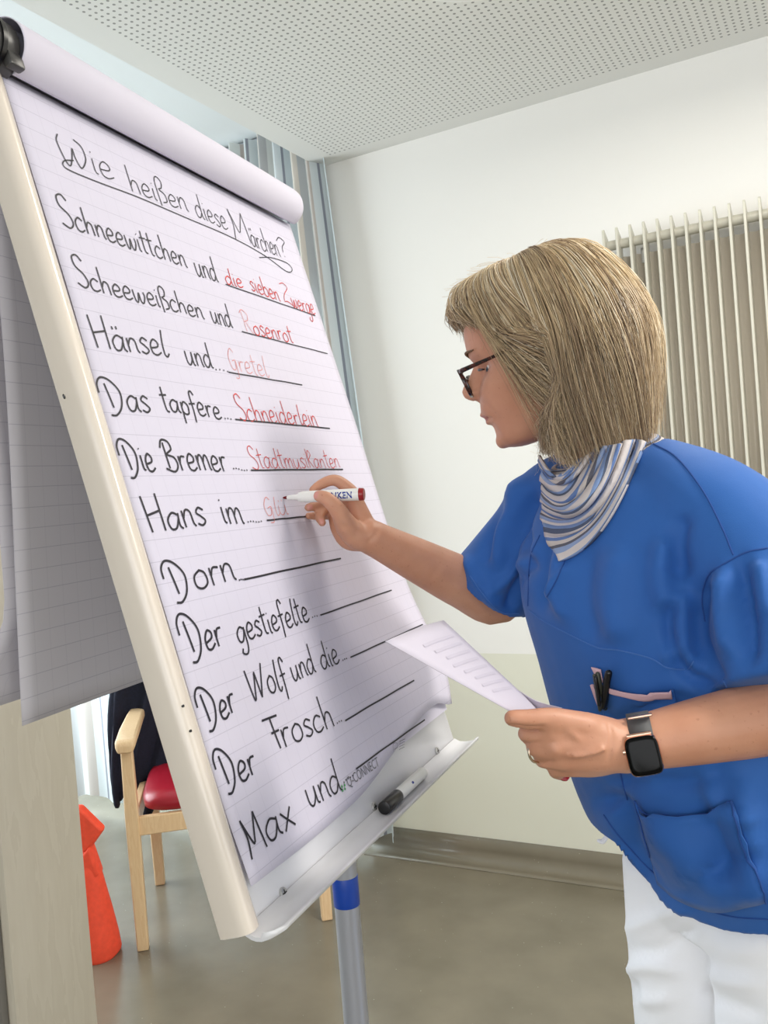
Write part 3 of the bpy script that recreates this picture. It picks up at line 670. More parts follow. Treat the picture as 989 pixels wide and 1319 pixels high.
write(M_INK, [
 ('w', 'W', z1(190, 500), z1(283, 520), 46, .0018), ('w', 'ie', z1(283, 525), z1(352, 552), 46, .0016),
 ('w', 'heißen', z1(396, 578), z1(575, 645), 37, .0017), ('w', 'diese', z1(597, 658), z1(694, 700), 36, .0017), ('w', 'M', z1(712, 724), z1(766, 740), 42, .0018), ('w', 'ärchen', z1(766, 748), z1(852, 780), 34, .0017), ('w', '?', z1(850, 780), z1(880, 786), 27, .0017),
 ('s', [z1(222, 488), z1(195, 488), z1(190, 502), z1(215, 520), z1(300, 555), z1(420, 600), z1(560, 660), z1(700, 720), z1(800, 775), z1(868, 824), z1(885, 818), z1(868, 798), z1(820, 782), z1(785, 782)], .0017)])
write(M_INK, [
 ('w', 'S', z2(186, 210), z2(230, 222), 45, K), ('w', 'chneewittchen', z2(232, 228), z2(570, 342), 38, K), ('w', 'und', z2(597, 366), z2(664, 386), 36, K), ('l', z2(683, 392), z2(955, 487), .0018),
 ('w', 'S', z2(232, 390), z2(275, 402), 44, K), ('w', 'cheeweißchen', z2(276, 408), z2(622, 498), 36, K), ('w', 'und', z2(645, 508), z2(708, 524), 34, K), ('l', z2(733, 535), z2(992, 602), .0018),
 ('w', 'Hänsel', z2(288, 585), z2(516, 612), 44, .0023), ('w', 'und', z2(568, 632), z2(650, 646), 38, .0023), ('d', z2(655, 650), z2(690, 655), 4), ('l', z2(693, 658), z2(915, 697), .0020),
 ('w', 'Das', z3(85, 180), z3(228, 190), 46, .0024), ('w', 'tapfere', z3(262, 186), z3(440, 212), 36, .0024), ('d', z3(446, 210), z3(464, 213), 3), ('l', z3(477, 213), z3(762, 241), .0024)])
write(M_INK, [
 ('w', 'Die', z3(145, 372), z3(240, 368), 46, .0026), ('w', 'Bremer', z3(268, 368), z3(458, 370), 44, .0026), ('d', z3(470, 363), z3(510, 368), 6), ('l', z3(522, 368), z3(802, 365), .0024),
 ('w', 'Hans', z3(215, 558), z3(394, 534), 48, .0027), ('w', 'im', z3(440, 530), z3(505, 529), 44, .0027), ('d', z3(513, 525), z3(553, 523), 6), ('l', z3(570, 520), z3(690, 508), .0024),
 ('w', 'D', z4(150, 262), z4(215, 255), 50, .0028), ('w', 'orn', z4(220, 240), z4(342, 215), 50, .0028), ('d', z4(345, 215), z4(355, 214), 3), ('l', z4(358, 213), z4(635, 152), .0026),
 ('w', 'D', z4(198, 432), z4(256, 420), 52, .0028), ('w', 'er', z4(256, 420), z4(306, 390), 48, .0028), ('w', 'gestiefelte', z4(345, 392), z4(550, 328), 40, .0025), ('d', z4(555, 319), z4(568, 316), 3), ('l', z4(577, 313), z4(778, 242), .0022)])
write(M_INK, [
 ('w', 'D', z4(248, 628), z4(298, 612), 50, .0028), ('w', 'er', z4(298, 610), z4(345, 582), 46, .0028), ('w', 'V', z4(385, 558), z4(438, 535), 42, .0025), ('w', 'olf', z4(435, 538), z4(492, 518), 44, .0025), ('w', 'und', z4(503, 503), z4(568, 472), 38, .0024), ('w', 'die', z4(585, 470), z4(634, 444), 36, .0024), ('d', z4(640, 441), z4(650, 437), 3), ('l', z4(660, 433), z4(853, 343), .0022),
 ('w', 'D', z5(158, 388), z5(212, 372), 50, .0028), ('w', 'er', z5(212, 372), z5(268, 336), 46, .0028), ('w', 'F', z5(312, 272), z5(350, 262), 40, .0028), ('w', 'rosch', z5(345, 266), z5(500, 196), 46, .0026), ('d', z5(503, 192), z5(516, 186), 3), ('l', z5(527, 185), z5(715, 68), .0024),
 ('w', 'M', z5(238, 606), z5(290, 562), 50, .0027), ('w', 'ax', z5(292, 560), z5(380, 494), 50, .0027), ('w', 'und', z5(418, 450), z5(520, 392), 46, .0026), ('d', z5(522, 372), z5(547, 350), 5), ('l', z5(558, 332), z5(755, 185), .0024)])
for lst, m in (([('w', 'die', z2(686, 392), z2(740, 405), 24, .0018), ('w', 'sieben', z2(762, 410), z2(852, 446), 26, .0018), ('w', 'Z', z2(862, 445), z2(895, 462), 28, .0014), ('w', 'werge', z2(888, 462), z2(958, 486), 27, .0018)], M_RED),
               ([('w', 'R', z2(742, 532), z2(770, 542), 30, .0010)], M_REDF), ([('w', 'osenrot', z2(772, 545), z2(892, 570), 27, .0018)], M_RED),
               ([('w', 'Gretel', z2(702, 652), z2(818, 674), 32, .0010)], M_REDF),
               ([('w', 'Schneiderlein', z3(490, 214), z3(730, 236), 34, .0017)], M_RED),
               ([('w', 'Stadtmusikanten', z3(526, 362), z3(796, 360), 30, .0013)], M_RED),
               ([('w', 'Gl', z3(570, 512), z3(612, 504), 26, .0011), ('w', 'ü', z3(610, 504), z3(640, 500), 26, .0011)], M_REDF)):
    write(m, lst, True)
# printed maker's line on the sheet
def flat_text(body, p0, p1, hpx, mat, name):
    me = text_mesh(body, 1.0); a = get_co(me); x0_, x1_ = a[:, 0].min(), a[:, 0].max(); u0, v0, t0 = onb(*p0); u1, v1, _ = onb(*p1); h = hpx * t0 / FPX / .7; mb = MB()
    vs_ = []
    for p in a:
        s = (p[0] - x0_) / (x1_ - x0_); u, v = u0 + (u1 - u0) * s, v0 + (v1 - v0) * s - p[1] * h; vs_.append(wpt(u, v))
    mb.add(vs_, [tuple(p.vertices) for p in me.polygons]); return part(mb, name, mat, sheet, smooth=False)
flat_text('Q-CONNECT', z5(536, 388), z5(628, 322), 13, M_GREYINK, 'printed_logo')
mb = MB()
for dx, dy in ((0, 0), (7, -5), (-2, -12), (6, -16)):
    u, v, _ = onb(*z5(517 + dx, 398 + dy)); mb.add([wpt(u - .002, v), wpt(u + .001, v - .003), wpt(u + .003, v), wpt(u + .001, v + .002)], [(0, 1, 2, 3)])
part(mb, 'leaf_emblem', M_GREENINK, sheet, smooth=False)
mb = MB(); stroke(mb, [onb(*z5(x, y))[:2] for x, y in ((668, 280), (666, 258), (676, 254), (680, 266), (670, 274))], .0008)
for k in range(4): line(mb, z5(684, 274 - 8 * k), z5(700, 266 - 8 * k), .0008)
part(mb, 'paper_seal_print', M_GREYINK, sheet, smooth=False)

# black marker lying in the tray
def marker(a, b, cap, body, name, label, capped=True):
    a, b = Vector(a), Vector(b); t_ = (b - a).normalized(); L = (b - a).length; th = thing(name, (a + b) / 2, label, 'marker')
    return th, a, b, t_, L
a_, b_ = bd(onb(492, 1060)[0], .9165, .0095), bd(onb(492, 1060)[0] + .155, .9165, .0095)
th, a_, b_, t_, L_ = marker(a_, b_, 0, 0, 'black_marker', 'white marker with a black cap lying in the flip chart tray')
mb = MB(); mb.cyl(a_ + t_ * .05, b_, .0088, n=28, bevel=.0012); part(mb, 'barrel', M_WHITEP, th)
mb = MB(); mb.cyl(a_, a_ + t_ * .052, .0094, n=28, bevel=.0015); part(mb, 'cap', M_BLACK, th)
mb = MB(); q = a_ + t_ * .092; w_ = (CAM - q).normalized(); w_ = (w_ - t_ * w_.dot(t_)).normalized(); s_ = t_.cross(w_)
mb.grid([[q + t_ * x + (w_ * math.cos(g) + s_ * math.sin(g)) * .0090 for g in (-.1, .1, .3)] for x in (0, .006)]); part(mb, 'blue_mark', M_BLUEINK, th)

# ================================================================ PERSON
per = thing('person', V(-.2, 1.16, 0), 'person with blond bob and glasses in blue tunic leaning to write on the flip chart', 'person')
body = MB()
LH = V(.787, -.617, 0).normalized(); FH = V(-.617, -.787, 0).normalized()
def ring_(c, ax_, ay_, a, b, n=40, e=2.3):
    out = []
    for k in range(n):
        q = 2 * math.pi * k / n; cs, sn = math.cos(q), math.sin(q)
        out.append(c + ax_ * a * math.copysign(abs(cs) ** (2 / e), cs) + ay_ * b * math.copysign(abs(sn) ** (2 / e), sn))
    return out
TR = [  # px, py, depth, a, b, left-right tilt
 (1000, 1235, 1.12, .230, .146, 0), (977, 1116, 1.12, .226, .143, -.02), (922, 1020, 1.12, .212, .143, -.04), (880, 920, 1.13, .200, .136, -.07), (850, 830, 1.14, .192, .134, -.11),
 (824, 750, 1.15, .185, .134, -.15), (806, 685, 1.155, .178, .115, -.18), (793, 640, 1.16, .160, .088, -.2), (784, 612, 1.165, .110, .068, -.2), (779, 592, 1.17, .070, .058, -.2)]
def torso(mb, k=1.0, lo=0, hi=None):
    q = cr([tuple(at(*t[:3])) + t[3:] for t in TR[lo:]], 5); C = [Vector(a[:3]) for a in q]; rings = []
    for i, a in enumerate(q):
        sp = (C[min(i + 1, len(C) - 1)] - C[max(0, i - 1)]).normalized(); l = (LH + V(0, 0, a[5])).normalized(); l = (l - sp * l.dot(sp) * .6).normalized(); f = l.cross(sp); f = -f if f.dot(FH) < 0 else f; f = (f - l * f.dot(l)).normalized()
        k_ = max(0, 1 - i / 16); f = (f * (1 - k_) + FH * k_).normalized()
        rings.append(ring_(C[i], l, f, a[3] * k, a[4] * k))
    mb.loft(rings)
torso(body, .72, 2)
HIP = at(960, 1126, 1.12)
# pelvis and legs
legs = [((858, 1140, 1.235), (852, 1319, 1.22)), ((985, 1180, .995), (985, 1330, 1.0))]
def leg_paths():
    out = []
    for s in (-1, 1):
        hip = HIP + LH * s * .080 + FH * (.018 if s < 0 else .018) + V(.0, .0, -.02); knee = hip + V(.0, .0, -.40) + FH * .01; ank = knee + V(.02, .01, -.37)
        out.append((hip, knee, ank))
    return out
LEGS = leg_paths()
for h_, k_, a_ in LEGS:
    body.tube([h_ + V(0, 0, .06), (h_ + k_) / 2, k_, (k_ * .65 + a_ * .35), a_], [.078, .066, .052, .050, .036], n=18, per=4)
    body.tube([a_ + V(0, 0, -.01), a_ + FH * .07 + V(0, 0, -.045), a_ + FH * .15 + V(0, 0, -.055)], [.036, .034, .026], n=16, per=3)
# right arm (writing)
SR, ER, WR = at(722, 640, 1.27), at(642, 774, 1.395), at(478, 692, 1.285)
body.tube([SR, SR.lerp(ER, .5), ER, ER.lerp(WR, .28), ER.lerp(WR, .62), ER.lerp(WR, .92), WR], [.046, .043, .037, .040, .034, .027, .026], n=22, per=5)
# right hand
def P3(l): return [at(*a) for a in l]
def finger(mb, l, rad): mb.tube(P3(l), rad, n=14, per=5)
def zz(x, y, d): return (350 + x / 4.71, 560 + y / 4.71, d)
RHAND = {
 'thumb': ([zz(470, 580, 1.262), zz(404, 462, 1.240), zz(338, 392, 1.236), zz(288, 372, 1.243)], [.0160, .0125, .0104, .0088]),
 'index': ([zz(500, 400, 1.292), zz(480, 345, 1.295), zz(388, 276, 1.290), zz(305, 298, 1.286), zz(250, 335, 1.277)], [.0105, .0105, .0088, .0078, .0062]),
 'middle': ([zz(500, 440, 1.312), zz(380, 400, 1.318), zz(280, 425, 1.303), zz(222, 442, 1.290)], [.0105, .0090, .0078, .0064]),
 'ring': ([zz(500, 500, 1.312), zz(350, 440, 1.316), zz(290, 490, 1.298), zz(306, 535, 1.290)], [.0100, .0086, .0074, .0060]),
 'pinky': ([zz(490, 540, 1.318), zz(370, 490, 1.326), zz(270, 492, 1.318), zz(222, 492, 1.310)], [.0092, .0078, .0066, .0054])}
for k, (l, r) in RHAND.items(): finger(body, l, r)
wrp = (478, 692, 1.285)
for l, r in (([wrp, zz(560, 560, 1.292), zz(505, 400, 1.292)], [.024, .019, .0125]), ([wrp, zz(540, 570, 1.300), zz(500, 445, 1.310)], [.024, .020, .013]),
             ([wrp, zz(520, 590, 1.302), zz(495, 505, 1.312)], [.024, .020, .013]), ([wrp, zz(500, 610, 1.302), zz(480, 545, 1.315)], [.022, .017, .0115]),
             ([wrp, zz(530, 620, 1.275), zz(460, 560, 1.262), zz(410, 470, 1.244)], [.023, .020, .0175, .012]), ([wrp, zz(470, 640, 1.295), zz(400, 580, 1.305), zz(375, 510, 1.315)], [.021, .015, .010, .008])): body.tube(P3(l), r, n=16, per=5)
# left arm (holding the folded sheet)
SLp, EL, WL = at(935, 695, 1.0), at(1082, 905, .925), at(800, 962, .915)
body.tube([SLp, SLp.lerp(EL, .5), EL, EL.lerp(WL, .3), EL.lerp(WL, .62), EL.lerp(WL, .9), WL], [.046, .043, .037, .039, .0345, .0285, .0275], n=22, per=5)
def yy(x, y, d): return (620 + x / 4.12, 880 + y / 4.12, d)
LHAND = {
 'thumb': ([yy(560, 235, .90), yy(380, 192, .888), yy(245, 192, .880), yy(165, 186, .876)], [.0150, .0120, .0102, .0088]),
 'index': ([yy(350, 290, .893), yy(240, 268, .905), yy(300, 245, .932), yy(380, 235, .94)], [.0120, .0096, .0082, .0065]),
 'middle': ([yy(380, 350, .893), yy(285, 340, .905), yy(330, 330, .937), yy(410, 330, .945)], [.0120, .0098, .0082, .0065]),
 'ring': ([yy(420, 405, .897), yy(325, 402, .910), yy(370, 405, .942), yy(450, 400, .95)], [.0115, .0094, .0080, .0062]),
 'pinky': ([yy(470, 440, .905), yy(395, 462, .916), yy(420, 480, .935), yy(442, 496, .935)], [.0105, .0084, .0070, .0056])}
for k, (l, r) in LHAND.items(): finger(body, l, r)
wlp = (800, 962, .915)
for l, r in (([wlp, yy(560, 270, .905), yy(365, 262, .893)], [.0265, .0215, .0140]), ([wlp, yy(560, 320, .903), yy(390, 330, .893)], [.0265, .0225, .0145]), ([wlp, yy(560, 370, .905), yy(425, 395, .899)], [.0265, .0215, .0140]),
             ([wlp, yy(600, 400, .912), yy(475, 435, .906)], [.024, .0190, .0125]), ([wlp, yy(620, 260, .912), yy(560, 235, .90), yy(390, 195, .89)], [.024, .017, .0155, .0125])): body.tube(P3(l), r, n=16, per=5)
# veins on the back of the left hand
for l in (([yy(650, 350, .8795), yy(590, 372, .8795), yy(500, 388, .880), yy(420, 372, .882)]), ([yy(520, 300, .8815), yy(470, 262, .881), yy(400, 230, .8815)])):
    body.tube(P3(l), [.0022] * len(l), n=8, per=4)

# head -----------------------------------------------------------
HC = at(693, 458, 1.195)
phi, tau = math.radians(18), math.radians(13)
CRh = V(CR.x, CR.y, 0).normalized(); CFh = V(CF.x, CF.y, 0).normalized()
Fh = (-CRh * math.cos(phi) + CFh * math.sin(phi)).normalized(); HF = (Fh * math.cos(tau) - UP * math.sin(tau)).normalized(); HU = (Fh * math.sin(tau) + UP * math.cos(tau)).normalized(); HS = HU.cross(HF).normalized()
if HS.dot(CFh) > 0: HS = -HS           # towards her left, the camera's side
def hd(x, y, z): return HC + HS * x + HF * y + HU * z
HT = [(-.110, .058, .034, .014), (-.105, .076, .006, .030), (-.095, .086, -.02, .040), (-.083, .086, -.045, .047), (-.072, .087, -.055, .052), (-.059, .094, -.06, .056), (-.046, .096, -.07, .060), (-.028, .091, -.08, .065), (-.01, .084, -.088, .069), (.005, .080, -.092, .071),
      (.03, .089, -.096, .073), (.06, .087, -.095, .073), (.085, .070, -.082, .064), (.104, .042, -.055, .046), (.114, .012, -.025, .022)]
rings = []
for z, yf, ybk, wd in cr(HT, 4):
    r = []
    for k in range(48):
        q = 2 * math.pi * k / 48; sn, cs = math.sin(q), math.cos(q); yc = (yf + ybk) / 2; hl = (yf - ybk) / 2
        x = wd * math.copysign(abs(sn) ** .92, sn); y = yc + hl * math.copysign(abs(cs) ** .95, cs)
        for sx in (-1, 1):
            d = math.sqrt(((x - sx * .032) / .017) ** 2 + ((z - .004) / .013) ** 2)
            if y > .03: y -= .010 * math.exp(-d * d)
            d2 = math.sqrt(((x - sx * .045) / .018) ** 2 + ((z + .022) / .02) ** 2)
            if y > .02: y += .005 * math.exp(-d2 * d2); x += sx * .003 * math.exp(-d2 * d2)
            d3 = math.sqrt(((x - sx * .028) / .022) ** 2 + ((z - .028) / .008) ** 2)
            if y > .03: y += .003 * math.exp(-d3 * d3)
        r.append(hd(x, y, z))
    rings.append(r)
body.loft(rings)
body.tube([hd(0, .079, .014), hd(0, .095, -.004), hd(0, .1065, -.015), hd(0, .101, -.023)], [.008, .008, .0084, .007], n=14, per=4)
body.tube([hd(0, .074, .016), hd(0, .084, -.004), hd(0, .0915, -.017), hd(0, .088, -.027)], [.009, .0115, .0125, .011], n=16, per=4)
for sx in (-1, 1):
    body.ball(hd(sx * .011, .093, -.024), (.0075, .010, .0075), (HS, HF, HU), 8)
    body.tube([hd(sx * .071, -.004, .018), hd(sx * .078, -.014, .010), hd(sx * .077, -.014, -.012), hd(sx * .071, -.004, -.032)], [.006, .009, .008, .005], n=10, per=4)
body.tube([hd(-.022, .080, -.056), hd(-.008, .0955, -.0525), hd(.008, .0955, -.0525), hd(.022, .080, -.056)], [.002, .0030, .0030, .002], n=10, per=4)
body.tube([hd(-.020, .078, -.060), hd(-.008, .0905, -.064), hd(.008, .0905, -.064), hd(.020, .078, -.060)], [.002, .0034, .0034, .002], n=10, per=4)
body.ball(hd(0, .080, -.095), (.018, .010, .011), (HS, HF, HU), 10)
NK = at(779, 596, 1.17)
body.tube([hd(0, -.025, -.05), hd(0, -.045, -.10), NK.lerp(hd(0, -.05, -.1), .3), NK + V(0, 0, -.06)], [.056, .052, .055, .065], n=24, per=5)
bm_me = remesh(body, .0027, 3, .5)
# face crease, knuckle creases and skin areas
folds(bm_me, [([(630, 545), (640, 556), (645, 566)], 4, -.0016), ([(617, 515), (632, 530), (642, 545)], 5, -.0018), ([(625, 538), (633, 541)], 2.5, -.0025), ([(620, 490), (640, 480), (652, 470)], 6, -.001),
              ([(418, 636), (424, 645)], 2, -.0012), ([(430, 652), (440, 660)], 2.5, -.001), ([(435, 672), (450, 682), (466, 688)], 4, -.0014), ([(430, 690), (446, 692), (470, 690)], 4, -.0012), ([(472, 700), (482, 690), (488, 682)], 3, -.0014),
              ([(783, 930), (788, 950), (783, 985)], 3, -.0014), ([(652, 934), (672, 937), (690, 938), (704, 936)], 2.4, -.003), ([(668, 957), (684, 958), (700, 956)], 2.4, -.0025), ([(686, 983), (700, 984), (714, 980)], 2.6, -.0022), ([(700, 945), (712, 942), (724, 938)], 5, .0012), ([(706, 965), (716, 968), (722, 970)], 5, .0010), ([(560, 735), (600, 760)], 14, .002)])
co_ = get_co(bm_me); cen = np.array([np.mean([co_[i] for i in p.vertices], 0) for p in bm_me.polygons]) if False else None
fc_ = np.empty(len(bm_me.polygons) * 3); bm_me.polygons.foreach_get('center', fc_); fc_ = fc_.reshape(-1, 3); mi = np.zeros(len(bm_me.polygons), dtype=np.int32)
def region(c, ax3, rad, idx):
    d = fc_ - np.array(c); q = sum((d @ np.array(a) / r) ** 2 for a, r in zip(ax3, rad)); mi[q < 1] = idx
region(hd(0, .090, -.0582), (HS, HF, HU), (.022, .022, .0060), 1)
def nail_at(l, idx, rx, toward=None):
    a, b = at(*l[-2]), at(*l[-1]); t_ = (b - a).normalized(); w_ = (CAM - b).normalized() if toward is None else toward; w_ = (w_ - t_ * w_.dot(t_)).normalized(); s_ = t_.cross(w_)
    region(b + t_ * .002 + w_ * rx, (t_, w_, s_), (.0065, .004, .0052), idx)
nail_at(RHAND['thumb'][0], 2, .007); nail_at(RHAND['ring'][0], 2, .0055); nail_at(RHAND['middle'][0], 2, .0055); nail_at(LHAND['pinky'][0], 3, .004)
region(at(*yy(438, 508, .935)), (CR, CDN, CF), (.0085, .0048, .012), 3)
finish(bm_me, 'body', [M_SKIN, M_LIP, M_NAIL, M_REDNAIL], per); bm_me.polygons.foreach_set('material_index', mi); bm_me.update()
BVB = bvh_of(bm_me)
for sx in (-1, 1):
    mb = MB(); mb.ball(hd(sx * .028, .0570, .001), .0098, (HS, HU, HF), 12); mb.ball(hd(sx * .029, .0630, .000), (.0054, .0058, .006), (HS, HU, HF), 8, mi=1)
    part(mb, 'eye', [M_EYEW, M_IRIS], per)
    mb = MB(); mb.tube([hd(sx * .020, .0725, .004), hd(sx * .032, .0770, .0035), hd(sx * .046, .070, .000)], [.0012, .0022, .0012], n=8, per=4); part(mb, 'eyelashes', M_BLACK, per)
    mb = MB(); mb.tube([hd(sx * .014, .0870, .026), hd(sx * .030, .0880, .031), hd(sx * .050, .074, .028)], [.0012, .0020, .0010], n=8, per=4); part(mb, 'eyebrow', M_BROW, per)

# trousers ---------------------------------------------------------
tm = MB(); q = []
tm.loft([ring_(HIP + V(0, 0, z), LH, FH, a, b, 40) for z, a, b in ((.10, .165, .100), (.02, .178, .108), (-.03, .178, .108), (-.06, .15, .10))])
for h_, k_, a_ in LEGS:
    tm.tube([h_ + V(0, 0, .02), h_ + V(0, 0, -.12), (h_ + k_) / 2 + V(0, 0, -.02), k_, (k_ + a_) / 2, a_ + V(0, 0, .0)], [.088, .090, .084, .079, .080, .078], n=28, per=5, round_ends=False)
tme = remesh(tm, .006, 4)
folds(tme, [([(797, 1200), (840, 1185), (885, 1165)], 10, .006), ([(800, 1225), (850, 1222), (900, 1190)], 9, -.007), ([(795, 1255), (830, 1245), (880, 1250)], 9, .008), ([(797, 1268), (812, 1275), (822, 1290)], 6, -.007), ([(806, 1275), (835, 1290), (870, 1285)], 8, .006), ([(815, 1262), (822, 1290)], 6, -.006),
            ([(905, 1250), (930, 1262), (985, 1270)], 10, .006), ([(900, 1280), (930, 1290), (985, 1310)], 10, -.006), ([(905, 1210), (940, 1225), (989, 1225)], 14, .004)])
tr_o = finish(tme, 'trousers', [M_TROU], per)
mb = MB(); mb.tube(P3([(786, 1072, 1.235), (781, 1078, 1.23), (776, 1084, 1.23), (771, 1083, 1.23)]), [.002, .003, .0035, .0025], n=8, per=4); part(mb, 'drawstring', M_TROU, tr_o)
for h_, k_, a_ in LEGS:
    mb = MB(); mb.tube([a_ + V(0, 0, -.012) - FH * .03, a_ + V(0, 0, -.03) + FH * .03, a_ + FH * .10 + V(0, 0, -.052), a_ + FH * .19 + V(0, 0, -.062)], [.046, .048, .042, .030], n=20, per=4)
    for i, v in enumerate(mb.v):
        if v[2] < .004: mb.v[i] = (v[0], v[1], .004)
    sh = part(mb, 'shoe', M_WHITEP, per)
# tunic --------------------------------------------------------------
un = MB(); torso(un, 1.0)
un.tube(P3([(770, 622, 1.20), (722, 645, 1.265), (680, 697, 1.33), (633, 757, 1.372)]), [.052, .064, .066, .070], n=26, per=6, round_ends=False)
un.tube(P3([(836, 604, 1.10), (903, 660, 1.04), (965, 728, 1.0), (1010, 805, .965), (1030, 888, .935)]), [.046, .074, .086, .092, .096], n=28, per=6, round_ends=False, hint=CF)
ume = remesh(un, .0052, 8, .6)
bv_ = bvh_of(ume); hp = [cast(bv_, x, y)[0] for x, y in ((792, 1086), (815, 1115), (840, 1142), (870, 1168), (900, 1187), (930, 1198), (960, 1203), (985, 1204))]; hp = np.array([tuple(p) for p in hp if p is not None])
HC0 = at(992, 1165, 1.12); cf_ = np.array(V(CF.x, CF.y, 0).normalized()); cr_ = np.array(V(CR.x, CR.y, 0).normalized())
def azim(p): d = p - np.array(HC0); return np.arctan2(d @ cr_, -(d @ cf_))      # 0 towards the camera, negative to the left
ha = azim(hp); o_ = np.argsort(ha); ha, hz = ha[o_], hp[o_][:, 2]
co_ = get_co(ume); zh = np.interp(azim(co_), np.concatenate([[-math.pi], ha, [math.pi]]), np.concatenate([[hz[0]], hz, [hz[-1] + .03]]))
low = co_[:, 2] < zh; co_[low, 2] = zh[low]; set_co(ume, co_)
folds(ume, [
 # left armhole and sleeve
 ([(912, 740), (902, 775), (900, 820), (915, 860), (930, 885)], 11, -.007), ([(885, 760), (878, 800), (885, 840)], 14, .007), ([(870, 770), (862, 810), (880, 860), (925, 895)], 9, -.008),
 ([(930, 730), (935, 790), (945, 850)], 13, .010), ([(955, 720), (965, 790), (965, 860)], 11, -.007), ([(975, 720), (989, 800)], 12, .007),
 # chest
 ([(880, 660), (872, 700), (876, 750)], 12, -.007), ([(860, 690), (850, 740), (862, 790)], 16, .008), ([(800, 700), (790, 770), (800, 830)], 20, .006), ([(760, 700), (752, 770), (770, 830)], 14, -.005), ([(705, 690), (698, 740), (700, 790)], 8, -.006), ([(722, 700), (715, 760), (730, 800)], 8, .005),
 ([(735, 725), (705, 775)], 5, .004), ([(850, 850), (880, 840), (905, 870)], 12, .006),
 # right sleeve
 ([(690, 630), (672, 680), (685, 740)], 8, -.010), ([(675, 610), (650, 670), (640, 740)], 9, .008), ([(660, 640), (632, 690), (622, 730)], 7, -.006), ([(690, 700), (665, 735), (630, 765)], 8, .007), ([(680, 720), (660, 765), (655, 785)], 7, -.007), ([(600, 715), (615, 750), (645, 785)], 7, .006),
 # waist and skirt
 ([(775, 900), (790, 930), (850, 900), (900, 905)], 10, -.005), ([(745, 990), (800, 985), (860, 1000)], 14, .007), ([(760, 1030), (800, 1040), (815, 1100), (860, 1150)], 13, -.010), ([(780, 1010), (830, 1000), (880, 1010), (940, 990)], 12, -.006),
 ([(840, 1060), (880, 1090), (900, 1130)], 18, .009), ([(905, 1040), (925, 1080), (940, 1150)], 14, -.007), ([(950, 1000), (965, 1070), (975, 1160)], 16, .008), ([(880, 1150), (930, 1110), (985, 1100)], 14, -.006), ([(870, 1120), (920, 1140), (985, 1150)], 10, .005),
 ([(800, 1100), (850, 1150), (900, 1180)], 9, .006), ([(900, 985), (930, 1040), (985, 1050)], 12, .006)], 1.7)
tun = finish(ume, 'tunic', [M_TUNIC], per)
BVT = bvh_of(ume)
def on_tunic(x, y, off):
    l, n = cast(BVT, x, y)
    if l is None: return None, None
    return l + n * off, n
def seam(pts, name, mat, rad=.0009, off=.0004):
    q = [on_tunic(x, y, off)[0] for x, y in cr(pts, 8)]; q = [p for p in q if p is not None]; r = [q[0]]
    for p in q[1:]:
        if (p - r[-1]).length < .035: r.append(p)
    if len(r) > 3: mb = MB(); mb.tube(r, rad, n=6); part(mb, name, mat, tun)
seam([(842, 572), (872, 590), (905, 632), (930, 680), (944, 714)], 'seam', M_SEAM)
seam([(988, 706), (960, 712), (930, 728), (912, 742), (904, 770), (908, 800)], 'seam', M_SEAM)
seam([(682, 786), (700, 800), (735, 818), (770, 834), (800, 838), (838, 848), (860, 860), (885, 862), (893, 852)], 'seam', M_STITCH)
seam([(728, 722), (715, 750), (698, 780)], 'seam', M_SEAM)
seam([(695, 690), (683, 720), (680, 780)], 'seam', M_SEAM)
seam([(606, 742), (622, 765), (645, 788), (668, 790)], 'hem_stitch', M_STITCH, .0008)
seam([(932, 876), (942, 900), (962, 925), (984, 946)], 'hem_stitch', M_STITCH, .0008)
seam([(778, 1050), (800, 1080), (850, 1132), (900, 1166), (940, 1180), (988, 1184)], 'hem_stitch', M_SEAM, .0010)
seam([(780, 905), (790, 950), (800, 1000), (808, 1030)], 'seam', M_SEAM, .001)
def patch(edge_t, edge_b, name, mat, off, parent, thick=.0016, n=18, m=12, lift=0):
    """cloth patch laid on the tunic between an upper and a lower edge"""
    T = cr(edge_t, n // (len(edge_t) - 1) + 1); B = cr(edge_b, n // (len(edge_b) - 1) + 1); k = min(len(T), len(B))
    T = [T[int(round(i * (len(T) - 1) / (n)))] for i in range(n + 1)]; B = [B[int(round(i * (len(B) - 1) / (n)))] for i in range(n + 1)]; rows = []
    for i in range(m + 1):
        r = []; s = i / m
        for a, b in zip(T, B):
            o_ = off + lift * (1 - s) ** 2 * math.sin(math.pi * len(r) / n)
            p, nn = on_tunic(a[0] + (b[0] - a[0]) * s, a[1] + (b[1] - a[1]) * s, o_); r.append(p if p is not None else rows[-1][len(r)] if rows else V(0, 0, 0))
        rows.append(r)
    mb = MB(); mb.grid(rows); return part(mb, name, mat, parent, solid=thick, angle=80)
pk = patch([(770, 885), (800, 892), (830, 896), (868, 886)], [(782, 935), (815, 935), (845, 935), (878, 930)], 'chest_pocket', M_TUNIC, .003, tun, lift=.004)
patch([(786, 882), (800, 887), (825, 891), (850, 886), (867, 885)], [(788, 889), (802, 894), (826, 897), (850, 893), (868, 893)], 'pocket_trim', M_PINK, .0085, pk, m=4)
patch([(765, 858), (770, 859), (777, 861)], [(774, 876), (777, 877), (780, 878)], 'pocket_trim', M_PINK, .0045, pk, m=6)
patch([(764, 881), (766, 880), (768, 881)], [(774, 911), (776, 911), (778, 910)], 'pocket_trim', M_PINK, .0045, pk, m=6)
p2 = patch([(822, 1030), (838, 1048), (880, 1048), (946, 1033)], [(850, 1138), (880, 1160), (930, 1172), (985, 1158)], 'side_pocket', M_TUNIC, .004, tun, lift=.010)
seam([(822, 1030), (836, 1080), (850, 1130), (868, 1150)], 'seam', M_SEAM, .001, .006); seam([(946, 1034), (958, 1080), (975, 1130), (984, 1158)], 'seam', M_SEAM, .001, .006)
